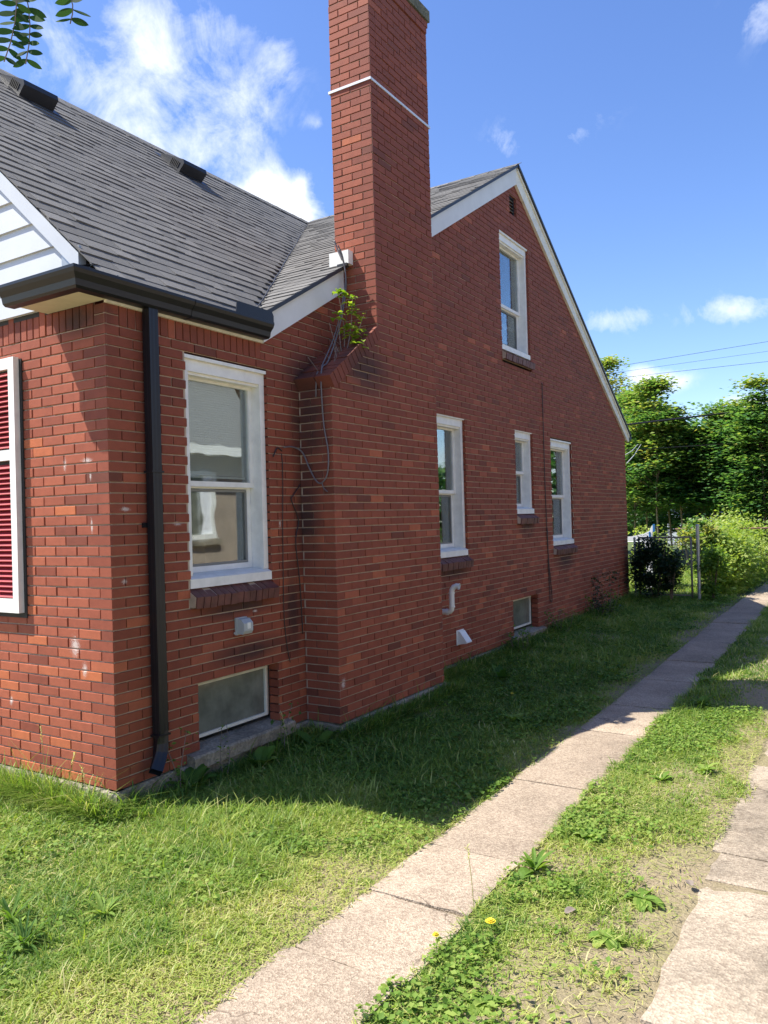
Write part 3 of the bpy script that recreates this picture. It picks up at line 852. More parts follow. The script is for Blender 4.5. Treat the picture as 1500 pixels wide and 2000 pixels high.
# gable louvre near the peak
lv = MB(); fringe(lv, SIDE, LV[0] + .002, LV[1] - .002, LV[2] + .002, 90 * C - .002, .018, -.06, -.035)
lo = lv.build('gable_louvre', M['vent'], house)
for i in range(5):
    z = LV[2] + .04 + i * .045; s = MB(); s.obox(SIDE((LV[0] + LV[1]) / 2, z, -.055), (0, .095, 0), (.016, 0, -.014), (.001, 0, .001)); s.build('louvre_slat', M['pale_grey'], lo)
bk = MB(); fbox(bk, SIDE, LV[0], LV[1], LV[2], 90 * C, -.14, -.10); bk.build('backing', M['ply'], lo)

# ------------------------------------------------------------------ shutter on the front wall
sh = MB(); sx0, sx1, sz0, sz1 = -1.33, -.862, 1.055, 2.76
fw = .062
fbox(sh, FRONT, sx0, sx0 + fw, sz0, sz1, .012, .052); fbox(sh, FRONT, sx1 - fw, sx1, sz0, sz1, .012, .052)
for za, zb in ((sz0, sz0 + .095), (2.075, 2.145), (sz1 - .075, sz1)): fbox(sh, FRONT, sx0 + fw, sx1 - fw, za, zb, .012, .050)
shut = sh.build('shutter', M['white'], house); shut['label'] = 'white framed shutter with red louvre slats'
bk = MB(); fbox(bk, FRONT, sx0 - .01, sx1 + .022, sz0 - .035, sz1 - .01, .001, .010); bk.build('backing', M['ply'], shut)
proto = None
z = sz0 + .115
while z < sz1 - .085:
    if not (2.06 < z < 2.16):
        if proto is None:
            m = MB().obox((0, 0, 0), ((sx1 - sx0) / 2 - fw, 0, 0), (0, -.0145, -.014), (0, -.0022, .0026)); proto = mesh_from('slat', m.v, m.f, m.t, M['red'])
        o = bpy.data.objects.new('slat', proto); o.location = ((sx0 + sx1) / 2, -.034 + random.gauss(0, .0006), z + random.gauss(0, .0007)); link(o, shut)
    z += .0345

# ------------------------------------------------------------------ roofs
AW = .894
WZ = lambda x: 3.13 + AW * (.06 - x)              # wing slope facing +x
XR = -3.43; ZRDG = 6.27
MZ = lambda y: 3.235 + .582 * (y - 1.47)          # main slope facing the front
YR = 6.69
shp = []
roof = empty('roof', parent=house)


def shingle_plane(O, E, S, rows, wfun, expo, thick=.0082):
    """O origin at eave, E unit along the eave, S unit up the slope; wfun(s) -> (e0,e1) extents at slope distance s"""
    N = E.cross(S)
    if N.z < 0: N = -N
    for r in range(rows):
        s0 = r * expo; a, b = wfun(s0 + expo * .5)
        x = a - random.random() * .2
        while x < b:
            w = random.choice((.13, .18, .23, .29, .34)) * random.uniform(.85, 1.15); x2 = min(x + w, b); x1 = max(x, a)
            if x2 - x1 > .02:
                tk = thick * (1.0 if random.random() < .5 else .40); dn = random.gauss(0, .0045); g = .0015
                up = s0 + expo * 1.12; wob = random.gauss(0, .0015)
                a0, b0 = wfun(s0 + .01); a1, b1 = wfun(min(up, rows * expo))
                xa0, xb0 = max(x1, a0), min(x2, b0); xa1, xb1 = max(x1, a1), min(x2, b1)
                if xb1 - xa1 < .005: xm = (xa0 + xb0) / 2; xa1, xb1 = (xm, xm + .004)
                if xb0 - xa0 > .01:
                    p = lambda e, s, h: O + E * e + S * s + N * h
                    v = [p(xa0 + g, s0 - dn, .001), p(xb0 - g, s0 - dn, .001), p(xb1 - g, up, -.003), p(xa1 + g, up, -.003),
                         p(xa0 + g, s0 - dn, .004 + tk + wob), p(xb0 - g, s0 - dn, .004 + tk), p(xb1 - g, up, .002), p(xa1 + g, up, .002)]
                    f = [(4, 5, 6, 7), (0, 1, 5, 4), (1, 2, 6, 5), (3, 0, 4, 7)]
                    if E.cross(S).dot(N) < 0: f = [q[::-1] for q in f]
                    c = p((x1 + x2) / 2, s0 + expo / 2, 0)
                    shp.append((view_score(c, (x2 - x1) * expo, N), v, f, min(1, max(0, random.gauss(.45, .09) + (.06 if tk > .006 else -.1))), roof, c))
            x += w


# wing slope (faces +x). along y, up the slope in -x
O = Vector((.075, 0, 3.13 - AW * .015)); S = Vector((-1, 0, AW)).normalized(); E = Vector((0, 1, 0)); cs = abs(S.x)
yval = lambda x: 1.47 + (WZ(x) - 3.235) / .582
EXP = .138
lenW = (.075 - XR) / cs
shingle_plane(O, E, S, int(lenW / EXP) + 1, lambda s: (-.07, max(yval(.075 - min(s, lenW) * cs) - .012, -.06)), EXP)
# main slope (faces -y). along x, up in +y
S2 = Vector((0, 1, .582)).normalized(); c2 = S2.y
xval = lambda y: .06 + (3.13 - MZ(y)) / AW
y0m = 1.20; lenM = (YR - y0m) / c2
XE = .062
shingle_plane(Vector((0, y0m, MZ(y0m))), Vector((1, 0, 0)), S2, int(lenM / EXP) + 1, lambda s: (xval(y0m + min(s, lenM) * c2) + .014, XE), EXP)
emit_pieces(shp, 'shingle', M['shingle'], roof)
# roof decks under the shingles, and the slopes facing away
dk = MB()
dk.add([(.06, -.06, 3.12), (.06, yval(.06), 3.12), (XR, YR, ZRDG - .01), (XR, -.06, WZ(XR) - .012), ], [(0, 1, 2, 3)])
dk.add([(.055, yval(.06), 3.12), (.055, YR, ZRDG - .012), (XR, YR, ZRDG - .012)], [(0, 1, 2)])
MZb = lambda y: ZRDG - .6 * (y - YR)
dk.add([(.058, YR, ZRDG), (.058, 12.0, MZb(12.0)), (-7.0, 12.0, MZb(12.0)), (-7.0, YR, ZRDG), (.058, YR, ZRDG - .03), (.058, 12.0, MZb(12.0) - .03)], [(0, 1, 2, 3), (0, 4, 5, 1)])
XL = 2 * XR - .06
dk.add([(XR, -.07, WZ(XR)), (XR, YR, ZRDG), (XL, yval(.06), 3.12), (XL, -.07, 3.12)], [(0, 1, 2, 3)])
dk.add([(XR, YR, ZRDG), (-7.0, YR, ZRDG), (-7.0, yval(.06), 3.12)], [(0, 1, 2)])
dk.build('roof_deck', M['shingle'], roof)
# ridge caps
def ridge(p0, p1, a, b, n):
    p0, p1 = Vector(p0), Vector(p1); d = (p1 - p0) / n
    for i in range(n):
        q = p0 + d * i; q2 = q + d * 1.06; h = .006 + random.gauss(0, .001)
        A, B = Vector(a) * .13, Vector(b) * .13
        m = MB().add([q + Vector((0, 0, .010 + h)), q + A + Vector((0, 0, .005 + h)), q + B + Vector((0, 0, .005 + h)), q2 + Vector((0, 0, .010)), q2 + A + Vector((0, 0, .003)), q2 + B + Vector((0, 0, .003)),
                      q + A + Vector((0, 0, -.005)), q + B + Vector((0, 0, -.005))], [(0, 3, 4, 1), (0, 2, 5, 3), (1, 6, 0), (0, 7, 2)], random.uniform(.3, .8))
        m.build('ridge_shingle', M['shingle'], roof, origin=tuple(q))
sw = Vector((1, 0, -AW)).normalized(); se = Vector((-1, 0, -AW)).normalized()
ridge((XR, -.07, WZ(XR)), (XR, YR, ZRDG), sw, se, 34)
ridge((.062, YR, ZRDG), (XR, YR, ZRDG), Vector((0, -1, -.582)).normalized(), Vector((0, 1, -.6)).normalized(), 17)
# valley: a dark line where the two slopes meet
vm_ = MB(); va = Vector((.02, yval(.02), 3.175)); vb = Vector((XR, YR, ZRDG)); nn = 24; vd = (vb - va) / nn
vm_.tube([va + vd * i + Vector((random.gauss(0, .004), random.gauss(0, .004), .006)) for i in range(nn + 1)], .0055, 5); vm_.build('valley_flashing', M['vent'], roof)


def roof_vent(y0):
    e = empty('roof_vent', parent=house)
    S = Vector((-1, 0, AW)).normalized(); N = Vector((AW, 0, 1)).normalized(); E = Vector((0, 1, 0))
    O = Vector((-2.86, y0, WZ(-2.86) + .008)); p = lambda a, s, h: O + E * a + S * s + N * h
    w = .37; P = [(0, 0), (-.012, .12), (.03, .15), (.40, .04), (.40, 0)]
    v = [p(0, s, h) for s, h in P] + [p(w, s, h) for s, h in P]; n = 5
    MB().add(v, [tuple(range(n)), tuple(range(2 * n - 1, n - 1, -1))] + [(i, n + i, n + (i + 1) % n, (i + 1) % n) for i in range(n)]).build('vent_hood', M['vent'], e)
    fl = MB().obox(p(w / 2, .20, .003), E * (w / 2 + .06), S * .28, N * .003); fl.build('flashing', M['vent'], e)
    for i in range(6): MB().obox(p(-.003, .06 + i * .028, .060 - .002 * i), E * .003, S * .006, N * .035).build('louvre_slot', M['ply'], e)


roof_vent(1.38); roof_vent(3.42)

# rake boards of the main gable --------------------------------------------------
fa = MB()
def slab_yz(mb, pts, x0, x1):
    v = [(x0, y, z) for y, z in pts] + [(x1, y, z) for y, z in pts]; n = len(pts)
    mb.add(v, [tuple(range(n))[::-1], tuple(range(n, 2 * n))] + [(i, (i + 1) % n, n + (i + 1) % n, n + i) for i in range(n)])
YA = 6.67
zt = lambda y: MZ(y) - .022
ztr = lambda y: MZb(y) - .022
slab_yz(fa, [(1.44, 2.985), (2.545, ZL(2.545) + .0), (2.545, zt(2.545)), (1.44, zt(1.44))], .001, .036); fa.build('rake_fascia', M['fascia'], house)
fa = MB(); slab_yz(fa, [(3.70, ZL(3.70)), (YA, ZL(YA)), (YA, zt(YA)), (3.70, zt(3.70))], .001, .036); fa.build('rake_fascia', M['fascia'], house)
fa = MB(); slab_yz(fa, [(YA + .001, ZL(YA)), (11.86, ZR(11.86) + .01), (11.99, ztr(11.99) - .13), (11.99, ztr(11.99)), (YA + .001, zt(YA))], .001, .036); fa.build('rake_fascia', M['cream'], house)
# crown strip on the right rake, dark shingle edge above all
fa = MB(); slab_yz(fa, [(YA + .03, ztr(YA) - .07), (11.98, ztr(11.98) - .06), (11.98, ztr(11.98) - .002), (YA + .03, ztr(YA) - .002)], .036, .052); fa.build('rake_crown', M['cream'], house)
ed = MB(); slab_yz(ed, [(1.30, MZ(1.30) - .03), (YR, ZRDG - .03), (YR, ZRDG + .004), (1.30, MZ(1.30) + .004)], .038, XE + .003)
slab_yz(ed, [(YR + .001, ZRDG - .035), (12.02, MZb(12.02) - .03), (12.02, MZb(12.02) + .006), (YR + .001, ZRDG + .006)], .053, XE + .012); ed.build('roof_edge', M['vent'], house)
MB().box(-.6, .05, 11.99, 12.12, 2.98, 3.06).build('rear_gutter', M['black'], house)
# white flashing block where the rake meets the stack
wb = MB(); wb.box(-.10, .105, CYS - .075, CYS - .003, 3.865, 3.985); wb.build('white_flashing_box', M['white'], house)
wb = MB(); wb.box(.0, .104, CYS - .10, CYS - .076, 3.84, 3.864); wb.build('flashing_lip', M['vent'], house)

# frieze, soffit return, gutters ---------------------------------------------------
MB().box(.001, .024, -.005, 1.452, 2.985, 3.115).build('frieze_board', M['cream'], house)
sf = MB(); sf.box(-.545, .024, -.205, -.006, 3.0, 3.035); sf.box(-.545, .0, -.205, -.006, 3.036, 3.12); sf.build('soffit_return', M['soffit'], house)
MB().box(-.56, .02, -.222, -.206, 3.008, 3.11).build('return_fascia', M['ply'], house)
# little roof over the return
MB().add([(-.56, -.30, 3.125), (.06, -.30, 3.125), (-.02, -.02, 3.22), (-.56, -.02, 3.24), (-.56, -.30, 3.10), (.06, -.30, 3.10)], [(0, 1, 2, 3), (4, 5, 1, 0), (0, 3, 4)]).build('return_roof', M['vent'], roof)
MB().box(-.34, -.17, -.045, -.028, 3.19, 3.36).build('step_flashing', M['metal'], house)
PROF = [(0, 0), (.062, 0), (.078, .012), (.086, .045), (.112, .072), (.122, .092), (.122, .108), (.112, .112), (.108, .104), (.108, .094), (.098, .090), (.006, .085), (0, .112)]
PROF = [(d, h * 1.07) for d, h in PROF]


def gutter_sweep(mb, stations):
    """stations: list of (corner point, outward dir (may be mitre))"""
    n = len(PROF); v = []
    for (c, o) in stations:
        for d, h in PROF: v.append((c[0] + o[0] * d, c[1] + o[1] * d, c[2] + h))
    f = []
    for i in range(len(stations) - 1):
        for k in range(n):
            f.append((i * n + k, i * n + (k + 1) % n, (i + 1) * n + (k + 1) % n, (i + 1) * n + k))
    mb.add(v, f); mb.add(v[:n], [tuple(range(n))]); mb.add(v[-n:], [tuple(range(n))[::-1]])


g = MB(); gutter_sweep(g, [((-.60, -.206, 2.998), (0, -1)), ((.028, -.206, 2.998), (1, -1)), ((.028, 1.435, 3.004), (1, 0))])
gut = g.build('gutter', M['black'], house)
sg = MB(); zt0 = 3.115
slab = [(1.02, zt0), (1.435, zt0), (1.435, zt0 + .055), (1.415, zt0 + .085), (1.06, zt0 + .085), (1.03, zt0 + .075)]
slab_yz(sg, slab, .139, .145); sg.build('splash_guard', M['black'], gut)
# gutter screen: silvery front lip
MB().box(.040, .135, -.30, 1.02, 3.104, 3.107).build('gutter_guard', M['metal'], gut)

for ys_ in (-.02, .52, .98): MB().box(.034, .146, ys_, ys_ + .010, 3.119, 3.1225).build('hanger', M['metal'], gut)
for ys_ in (.62,):
    g = MB(); gutter_sweep(g, [((.0295, ys_, 2.9985), (1.012, 0)), ((.0295, ys_ + .028, 2.9985), (1.012, 0))]); g.build('seam', M['black'], gut)
# downpipe
dp = MB(); n = 14; yc, wy, xa, xb = .310, .038, .018, .088
def pipe_section(c, ax_w, ax_d, w, d):
    pts = []
    for k in range(20):
        # ribbed rectangle
        t = k / 20 * 4; side = int(t); fr_ = t - side; rb = .0012 if (k % 2) else 0
        if side == 0: a, b = -1 + 2 * fr_, -1 + rb / d
        elif side == 1: a, b = 1 - rb / w, -1 + 2 * fr_
        elif side == 2: a, b = 1 - 2 * fr_, 1 - rb / d
        else: a, b = -1 + rb / w, 1 - 2 * fr_
        pts.append(c + ax_w * a * w + ax_d * b * d)
    return pts
path = [Vector((.053, yc, 3.0)), Vector((.053, yc, 2.2)), Vector((.053, yc, 1.3)), Vector((.053, yc, .30)), Vector((.055, yc - .002, .22)), Vector((.066, yc - .018, .165)), Vector((.084, yc - .052, .115)), Vector((.105, yc - .095, .07))]
v = []
for i, c in enumerate(path):
    d = (path[min(i + 1, len(path) - 1)] - path[max(i - 1, 0)]).normalized()
    aw = Vector((0, 1, 0)); 
    if i >= 4: aw = Vector((.86, .5, 0)) if False else Vector((.35, .93, 0)).normalized()
    ad = aw.cross(d).normalized(); aw = d.cross(ad).normalized()
    v += pipe_section(c, aw, ad, wy, .033)
f = [(i * 20 + k, i * 20 + (k + 1) % 20, (i + 1) * 20 + (k + 1) % 20, (i + 1) * 20 + k) for i in range(len(path) - 1) for k in range(20)]
dp.add(v, f); dpo = dp.build('downpipe', M['black'], house)
for zz in (.27, 1.95): MB().box(.014, .0925, yc - .0495, yc + .0495, zz, zz + .012).build('pipe_band', M['black'], dpo)
MB().box(.001, .017, yc - .065, yc + .065, 1.6, 1.63).build('bracket', M['black'], dpo)

# siding in the front gable ---------------------------------------------------------
sid = empty('siding', parent=house)
zz = 3.03; ex = .192
while zz < 6.1:
    xr0 = .06 - (zz + .075 - 3.13) / AW; xr1 = .06 - (zz + ex + .075 - 3.13) / AW
    if zz < 3.1: xr0 = xr1 = -.546
    elif zz < 3.3: xr0 = -.20
    xl0, xl1 = 2 * XR - xr0, 2 * XR - xr1
    if xr1 <= xl1: break
    v = [(xl0, -.034, zz), (xr0, -.034, zz), (xr1, -.016, zz + ex + .01), (xl1, -.016, zz + ex + .01), (xl0, -.004, zz), (xr0, -.004, zz), (xr1, -.003, zz + ex + .01), (xl1, -.003, zz + ex + .01)]
    MB().add(v, [(0, 1, 2, 3), (4, 5, 1, 0), (5, 6, 2, 1), (7, 4, 0, 3), (4, 7, 6, 5)]).build('siding_board', M['siding'], sid, origin=(xr0, 0, zz))
    zz += ex
# front rake trim board following the wing slope
tr = MB(); x0t, x1t = .02, XR
def tz(x): return 3.13 + AW * (.06 - x) - .02
x0t = -.16
tr.add([(x0t, -.058, tz(x0t) - .125), (x0t, -.058, tz(x0t)), (x1t, -.058, tz(x1t)), (x1t, -.058, tz(x1t) - .125), (x0t, -.002, tz(x0t) - .125), (x0t, -.002, tz(x0t)), (x1t, -.002, tz(x1t)), (x1t, -.002, tz(x1t) - .125)],
       [(0, 1, 2, 3)[::-1], (4, 5, 6, 7), (0, 4, 5, 1), (0, 3, 7, 4), (1, 5, 6, 2)])
tr.build('front_rake_board', M['siding'], house)
tr = MB(); tr.add([(2 * XR - x, y, z) for x, y, z in [(x0t, -.058, tz(x0t) - .125), (x0t, -.058, tz(x0t)), (x1t, -.058, tz(x1t)), (x1t, -.058, tz(x1t) - .125)]], [(0, 1, 2, 3)]); tr.build('front_rake_board', M['siding'], house)
MB().add([(XR * 2 - .1, -.001, 3.0), (-.0, -.001, 3.0), (-.0, -.001, 3.12), (XR, -.001, 6.2), (XR * 2, -.001, 3.12)], [(0, 1, 2, 3, 4)]).build('gable_sheathing', M['ply'], house)

# small fittings on the wall ---------------------------------------------------------
ob = MB(); fbox(ob, SIDE, 1.075, 1.185, .80, .925, .002, .022)
box = ob.build('outlet_cover', M['pale_grey'], house)
hd = MB(); P = [(.812, .022), (.806, .070), (.83, .085), (.885, .085), (.915, .055), (.918, .022)]
vs = [SIDE(u_, z_, d_) for u_ in (1.082, 1.180) for z_, d_ in P]; n = len(P)
hd.add(vs, [tuple(range(n)), tuple(range(n, 2 * n))[::-1]] + [(i, n + i, n + (i + 1) % n, (i + 1) % n) for i in range(n)]); hd.build('hinged_lid', M['pale_grey'], box)
MB().box(.0855, .089, 1.115, 1.150, .845, .890).build('lid_window', M['white'], box)
MB().tube([(.004, 1.068, .815), (.010, 1.068, .815)], .008, 8).build('mounting_lug', M['pale_grey'], box)

yp = 4.30
pts = [(-.03, yp, .60), (.06, yp, .60), (.085, yp, .605), (.107, yp, .625), (.115, yp, .655), (.115, yp, .80), (.118, yp + .002, .835), (.14, yp + .006, .865), (.17, yp + .012, .878), (.20, yp + .016, .872)]
pv = MB().tube(pts, .030, 14, caps=False); pipe = pv.build('vent_pipe', M['pvc'], house, smooth=True)
for a, b in (((.045, yp, .60), (.070, yp, .60)), ((.115, yp, .652), (.115, yp, .667)), ((.115, yp, .795), (.115, yp, .81))): MB().tube([a, b], .0345, 14).build('pipe_collar', M['pvc'], pipe, smooth=False)
MB().tube([(.19, yp + .015, .874), (.203, yp + .0165, .871)], .034, 14, caps=False).build('pipe_rim', M['pvc'], pipe)
MB().tube([(.17, yp + .012, .878), (.175, yp + .013, .877)], .026, 12).build('pipe_opening', M['ply'], pipe)

dv = MB(); P = [(.205, 0.0), (.20, .028), (.215, .115), (.225, .118), (.345, .03), (.345, .002)]
vs = [SIDE(u_, z_, d_) for u_ in (4.63, 4.76) for z_, d_ in P]; n = len(P)
dv.add(vs, [tuple(range(n)), tuple(range(n, 2 * n))[::-1]] + [(i, n + i, n + (i + 1) % n, (i + 1) % n) for i in range(1, n)]); hood = dv.build('dryer_vent_hood', M['pvc'], house)
fl_ = MB(); fbox(fl_, SIDE, 4.605, 4.785, .19, .355, .0015, .007); fl_.build('vent_flange', M['pvc'], hood)

# cables -----------------------------------------------------------------------------
def sm(pts, n=6):
    pts = [Vector(p) for p in pts]; out = []
    for i in range(len(pts) - 1):
        p0, p1, p2, p3 = pts[max(i - 1, 0)], pts[i], pts[i + 1], pts[min(i + 2, len(pts) - 1)]
        for k in range(n):
            t = k / n; out.append(.5 * ((2 * p1) + (-p0 + p2) * t + (2 * p0 - 5 * p1 + 4 * p2 - p3) * t * t + (-p0 + 3 * p1 - 3 * p2 + p3) * t ** 3))
    return out + [pts[-1]]


def cable(name, pts, r, mat, label, group=None):
    c = MB().tube(sm(pts), r, 6).build(name, mat, None, smooth=True); return tagit(c, label, 'cable', group)


cable('cable', [(.02, 7.44, 3.46), (.018, 7.47, 3.45), (.014, 7.475, 3.3), (.012, 7.48, 2.2), (.012, 7.50, 1.5), (.013, 7.53, 1.0), (.014, 7.60, .6), (.016, 7.62, .42), (.018, 7.59, .36), (.016, 7.54, .40), (.014, 7.54, .5), (.012, 7.53, .8), (.012, 7.52, 1.4)], .0065, M['wire'],
      'thin black cable hanging down the long wall between two windows, looped at its end')
CA = [(.07, 2.42, 4.0), (.085, 2.47, 3.9), (.09, 2.50, 3.66), (.16, 2.28, 3.25), (.20, 2.05, 2.92), (.25, 1.88, 2.80), (.262, 1.875, 2.4), (.30, 1.875, 2.16), (.29, 1.872, 1.99), (.235, 1.87, 1.915), (.18, 1.87, 1.93), (.11, 1.872, 2.04), (.045, 1.87, 2.17), (.012, 1.79, 2.21), (.010, 1.68, 2.20)]
cable('cable', CA, .0062, M['cable'], 'grey coaxial cable looping down the inner chimney corner from the roof edge')
cable('cable', [(.06, 2.45, 3.98), (.09, 2.49, 3.8), (.095, 2.46, 3.60), (.15, 2.24, 3.2), (.17, 1.99, 2.86), (.205, 1.88, 2.78), (.19, 1.88, 2.60)], .0055, M['cable'], 'second grey cable ending just over the brick chimney shoulder')
cable('cable', [(.235, 1.87, 1.915), (.25, 1.872, 1.87), (.285, 1.874, 1.84)], .0045, M['cable'], 'short frayed cable end at the bottom of the loop on the chimney side')
cable('cable', [(.006, 1.655, 2.15), (.009, 1.66, 2.0), (.009, 1.64, 1.5), (.009, 1.63, .9), (.009, 1.66, .62), (.010, 1.69, .50)], .0035, M['wire'], 'very thin dark wire running down the brick between near window and chimney')
cable('cable', [(.008, 1.66, 2.17), (.01, 1.60, 2.19), (.008, 1.55, 2.12)], .005, M['wire'], 'stub of black wire sticking out beside the near window')
cable('cable', [(.008, 1.88, 1.91), (.012, 1.78, 1.82), (.01, 1.76, 1.78), (.012, 1.84, 1.62), (.010, 1.80, 1.45), (.010, 1.84, 1.1), (.010, 1.86, .7)], .0045, M['wire'], 'black wire kinked along the inner corner beside the chimney')
cable('television_aerial_lead', [(-.02, 2.50, 4.08), (.0, 2.515, 4.0), (.045, 2.515, 3.90)], .007, M['cable'], 'short dark lead lying across the white flashing box on the stack')

# ------------------------------------------------------------------ ground, path, drive
xs = np.concatenate([np.linspace(-60, -8, 8), np.linspace(-7, 7, 57), np.linspace(8, 60, 8)]); ys = np.concatenate([np.linspace(-40, -4, 6), np.linspace(-3.5, 16, 118), np.linspace(17, 400, 20)])
X, Y = np.meshgrid(xs, ys); 
def mound(x, y): return np.where(y > 0, .06 * np.exp(-np.maximum(x - np.where((y > 1.8) & (y < 3.7), CHD, 0), 0) / .35) * np.clip((y - .9) / 1.2, 0, 1) * np.clip((x + .1) * 10, 0, 1), 0)
def lumps(x, y): return .012 * np.sin(x * 3.1 + 1.3 * np.sin(y * 2.3)) + .010 * np.sin(y * 4.3 + x * 1.7)
Z = gz(Y) + np.where((X > 1.75) & (X < 2.55) & (Y > -3) & (Y < 40), -.004, lumps(X, Y) + mound(X, Y)) - .012
Z = np.where((X > 3.15) & (X < 7) & (Y < 30), gz(Y) - .019, Z)
v = np.stack([X.ravel(), Y.ravel(), Z.ravel()], 1); nx, ny = len(xs), len(ys)
i = (np.arange(ny - 1)[:, None] * nx + np.arange(nx - 1)[None]).ravel()
lp = np.stack([i, i + 1, i + nx + 1, i + nx], 1).ravel()
gr = fast_mesh('lawn_ground', v, lp, np.full(len(i), 4), np.full(len(i), .5), M['ground'], smooth=True); gr['kind'] = 'structure'


def slab_run(name, x0, x1, joints, mat, top=.0, th=.07, piece='concrete_slab', jag=.006):
    root = empty(name, (0, 0, 0)); root['kind'] = 'structure'
    for a, b in zip(joints[:-1], joints[1:]):
        m = MB(); n = max(4, int((b - a) / .12)); nxs = 6
        a2, b2 = a + .008, b - .008; tilt = random.gauss(0, .004); tz_ = random.gauss(0, .003); sk = random.gauss(0, .015)
        X0, X1 = x0 + random.gauss(0, .008), x1 + random.gauss(0, .008); grid = []
        for j in range(n + 1):
            y = a2 + (b2 - a2) * j / n
            for i in range(nxs + 1):
                t = i / nxs; x = X0 + (X1 - X0) * t
                if i in (0, nxs): x += random.gauss(0, jag)
                yy = y + sk * (t - .5) + (random.gauss(0, .003) if j in (0, n) else 0)
                edge = (i in (0, nxs)) or (j in (0, n))
                grid.append((x, yy, gzf(yy) + top + tz_ + tilt * (j / n - .5) * 2 + random.gauss(0, .0008) - (.007 if edge else 0)))
        W_ = nxs + 1; f = [(j * W_ + i, j * W_ + i + 1, (j + 1) * W_ + i + 1, (j + 1) * W_ + i) for j in range(n) for i in range(nxs)]
        rim = [i for i in range(W_)] + [j * W_ + nxs for j in range(1, n + 1)] + [n * W_ + i for i in range(nxs - 1, -1, -1)] + [j * W_ for j in range(n - 1, 0, -1)]
        k = len(grid); grid += [(grid[q][0], grid[q][1], grid[q][2] - th) for q in rim]
        f += [(rim[(q + 1) % len(rim)], rim[q], k + q, k + (q + 1) % len(rim)) for q in range(len(rim))]
        m.add(grid, f, random.uniform(.2, .8)); m.build(piece, mat, root, origin=((x0 + x1) / 2, a, gzf(a)), smooth=False)
    return root


pj = [-3.1, -2.5, -1.9, -1.3, -.68, -.10, .50, 1.68, 3.03, 3.93, 5.1, 6.15, 7.65, 9.25, 10.6, 11.9, 13.3, 14.7, 16.1, 17.5, 19, 20.5, 22, 24]
slab_run('garden_path', 1.880, 2.415, pj, M['slab'], top=.006, jag=.003)
slab_run('driveway', 3.235, 4.35, [-2.8, -1.6, -.45, .78, 1.12, 2.72, 4.2, 5.6, 7.1, 8.6, 10, 11.5, 13, 14.5, 16, 18, 20, 22], M['drive'], top=-.006, jag=.009)

# ------------------------------------------------------------------ grass
def vnoise(x, y, s=1.0, seed=0):
    r = np.random.default_rng(100 + seed); G = r.random((64, 64)); x = (x * s) % 63; y = (y * s) % 63
    i = x.astype(int); j = y.astype(int); fx = x - i; fy = y - j; fx = fx * fx * (3 - 2 * fx); fy = fy * fy * (3 - 2 * fy)
    i2 = (i + 1) % 64; j2 = (j + 1) % 64
    return (G[i, j] * (1 - fx) * (1 - fy) + G[i2, j] * fx * (1 - fy) + G[i, j2] * (1 - fx) * fy + G[i2, j2] * fx * fy)


def in_view(x, y, m=60):
    d = np.stack([x - CAM.x, y - CAM.y, gz(y) - CAM.z], 1); F = np.array(FWD); dep = d @ F
    px = 750 + FPX * (d @ np.array(RGT)) / np.maximum(dep, .1); py = 1000 - FPX * (d @ np.array(UPV)) / np.maximum(dep, .1)
    return (dep > .3) & (px > -m - 120) & (px < 1500 + m + 120) & (py < 2000 + m + 250)


def cover(x, y):
    """how grassy a spot is, 0..1"""
    c = np.ones_like(x)
    on_path = (x > 1.90 + .05 * (vnoise(x, y, 6, 3) - .6)) & (x < 2.385 + .09 * (vnoise(x, y, 5, 4) - .45)); c[on_path] = 0
    dl = 1.88 - x; near = (dl > -.02) & (dl < .8)          # worn edge left of the path
    c = np.where(near, c * np.clip(.10 + dl * np.where(y > 1.2, 2.6, 1.1) + (vnoise(x, y, 3, 5) - .5) * 1.2, .05, 1), c)
    dr = 3.235 + .10 * (vnoise(x, y, 2.5, 6) - .6) - x     # bare soil by the drive
    c = np.where((x > 2.37), c * np.clip(dr * 2.6 - np.where(y < 1.4, .42, .12) + (vnoise(x, y, 4, 7) - .55) * 1.2, 0, 1), c)
    c = np.where((x > 2.37) & (y < .9), c * np.clip(.50 + (vnoise(x, y, 3.2, 8) - .45) * 2.4, .05, 1), c)
    inside = (x < .02) & (y > -.02) & (y < YEND); c[inside] = 0
    ch = (x < CHD + .02) & (y > CY0 - .02) & (y < CY1 + .02); c[ch] = 0
    return c


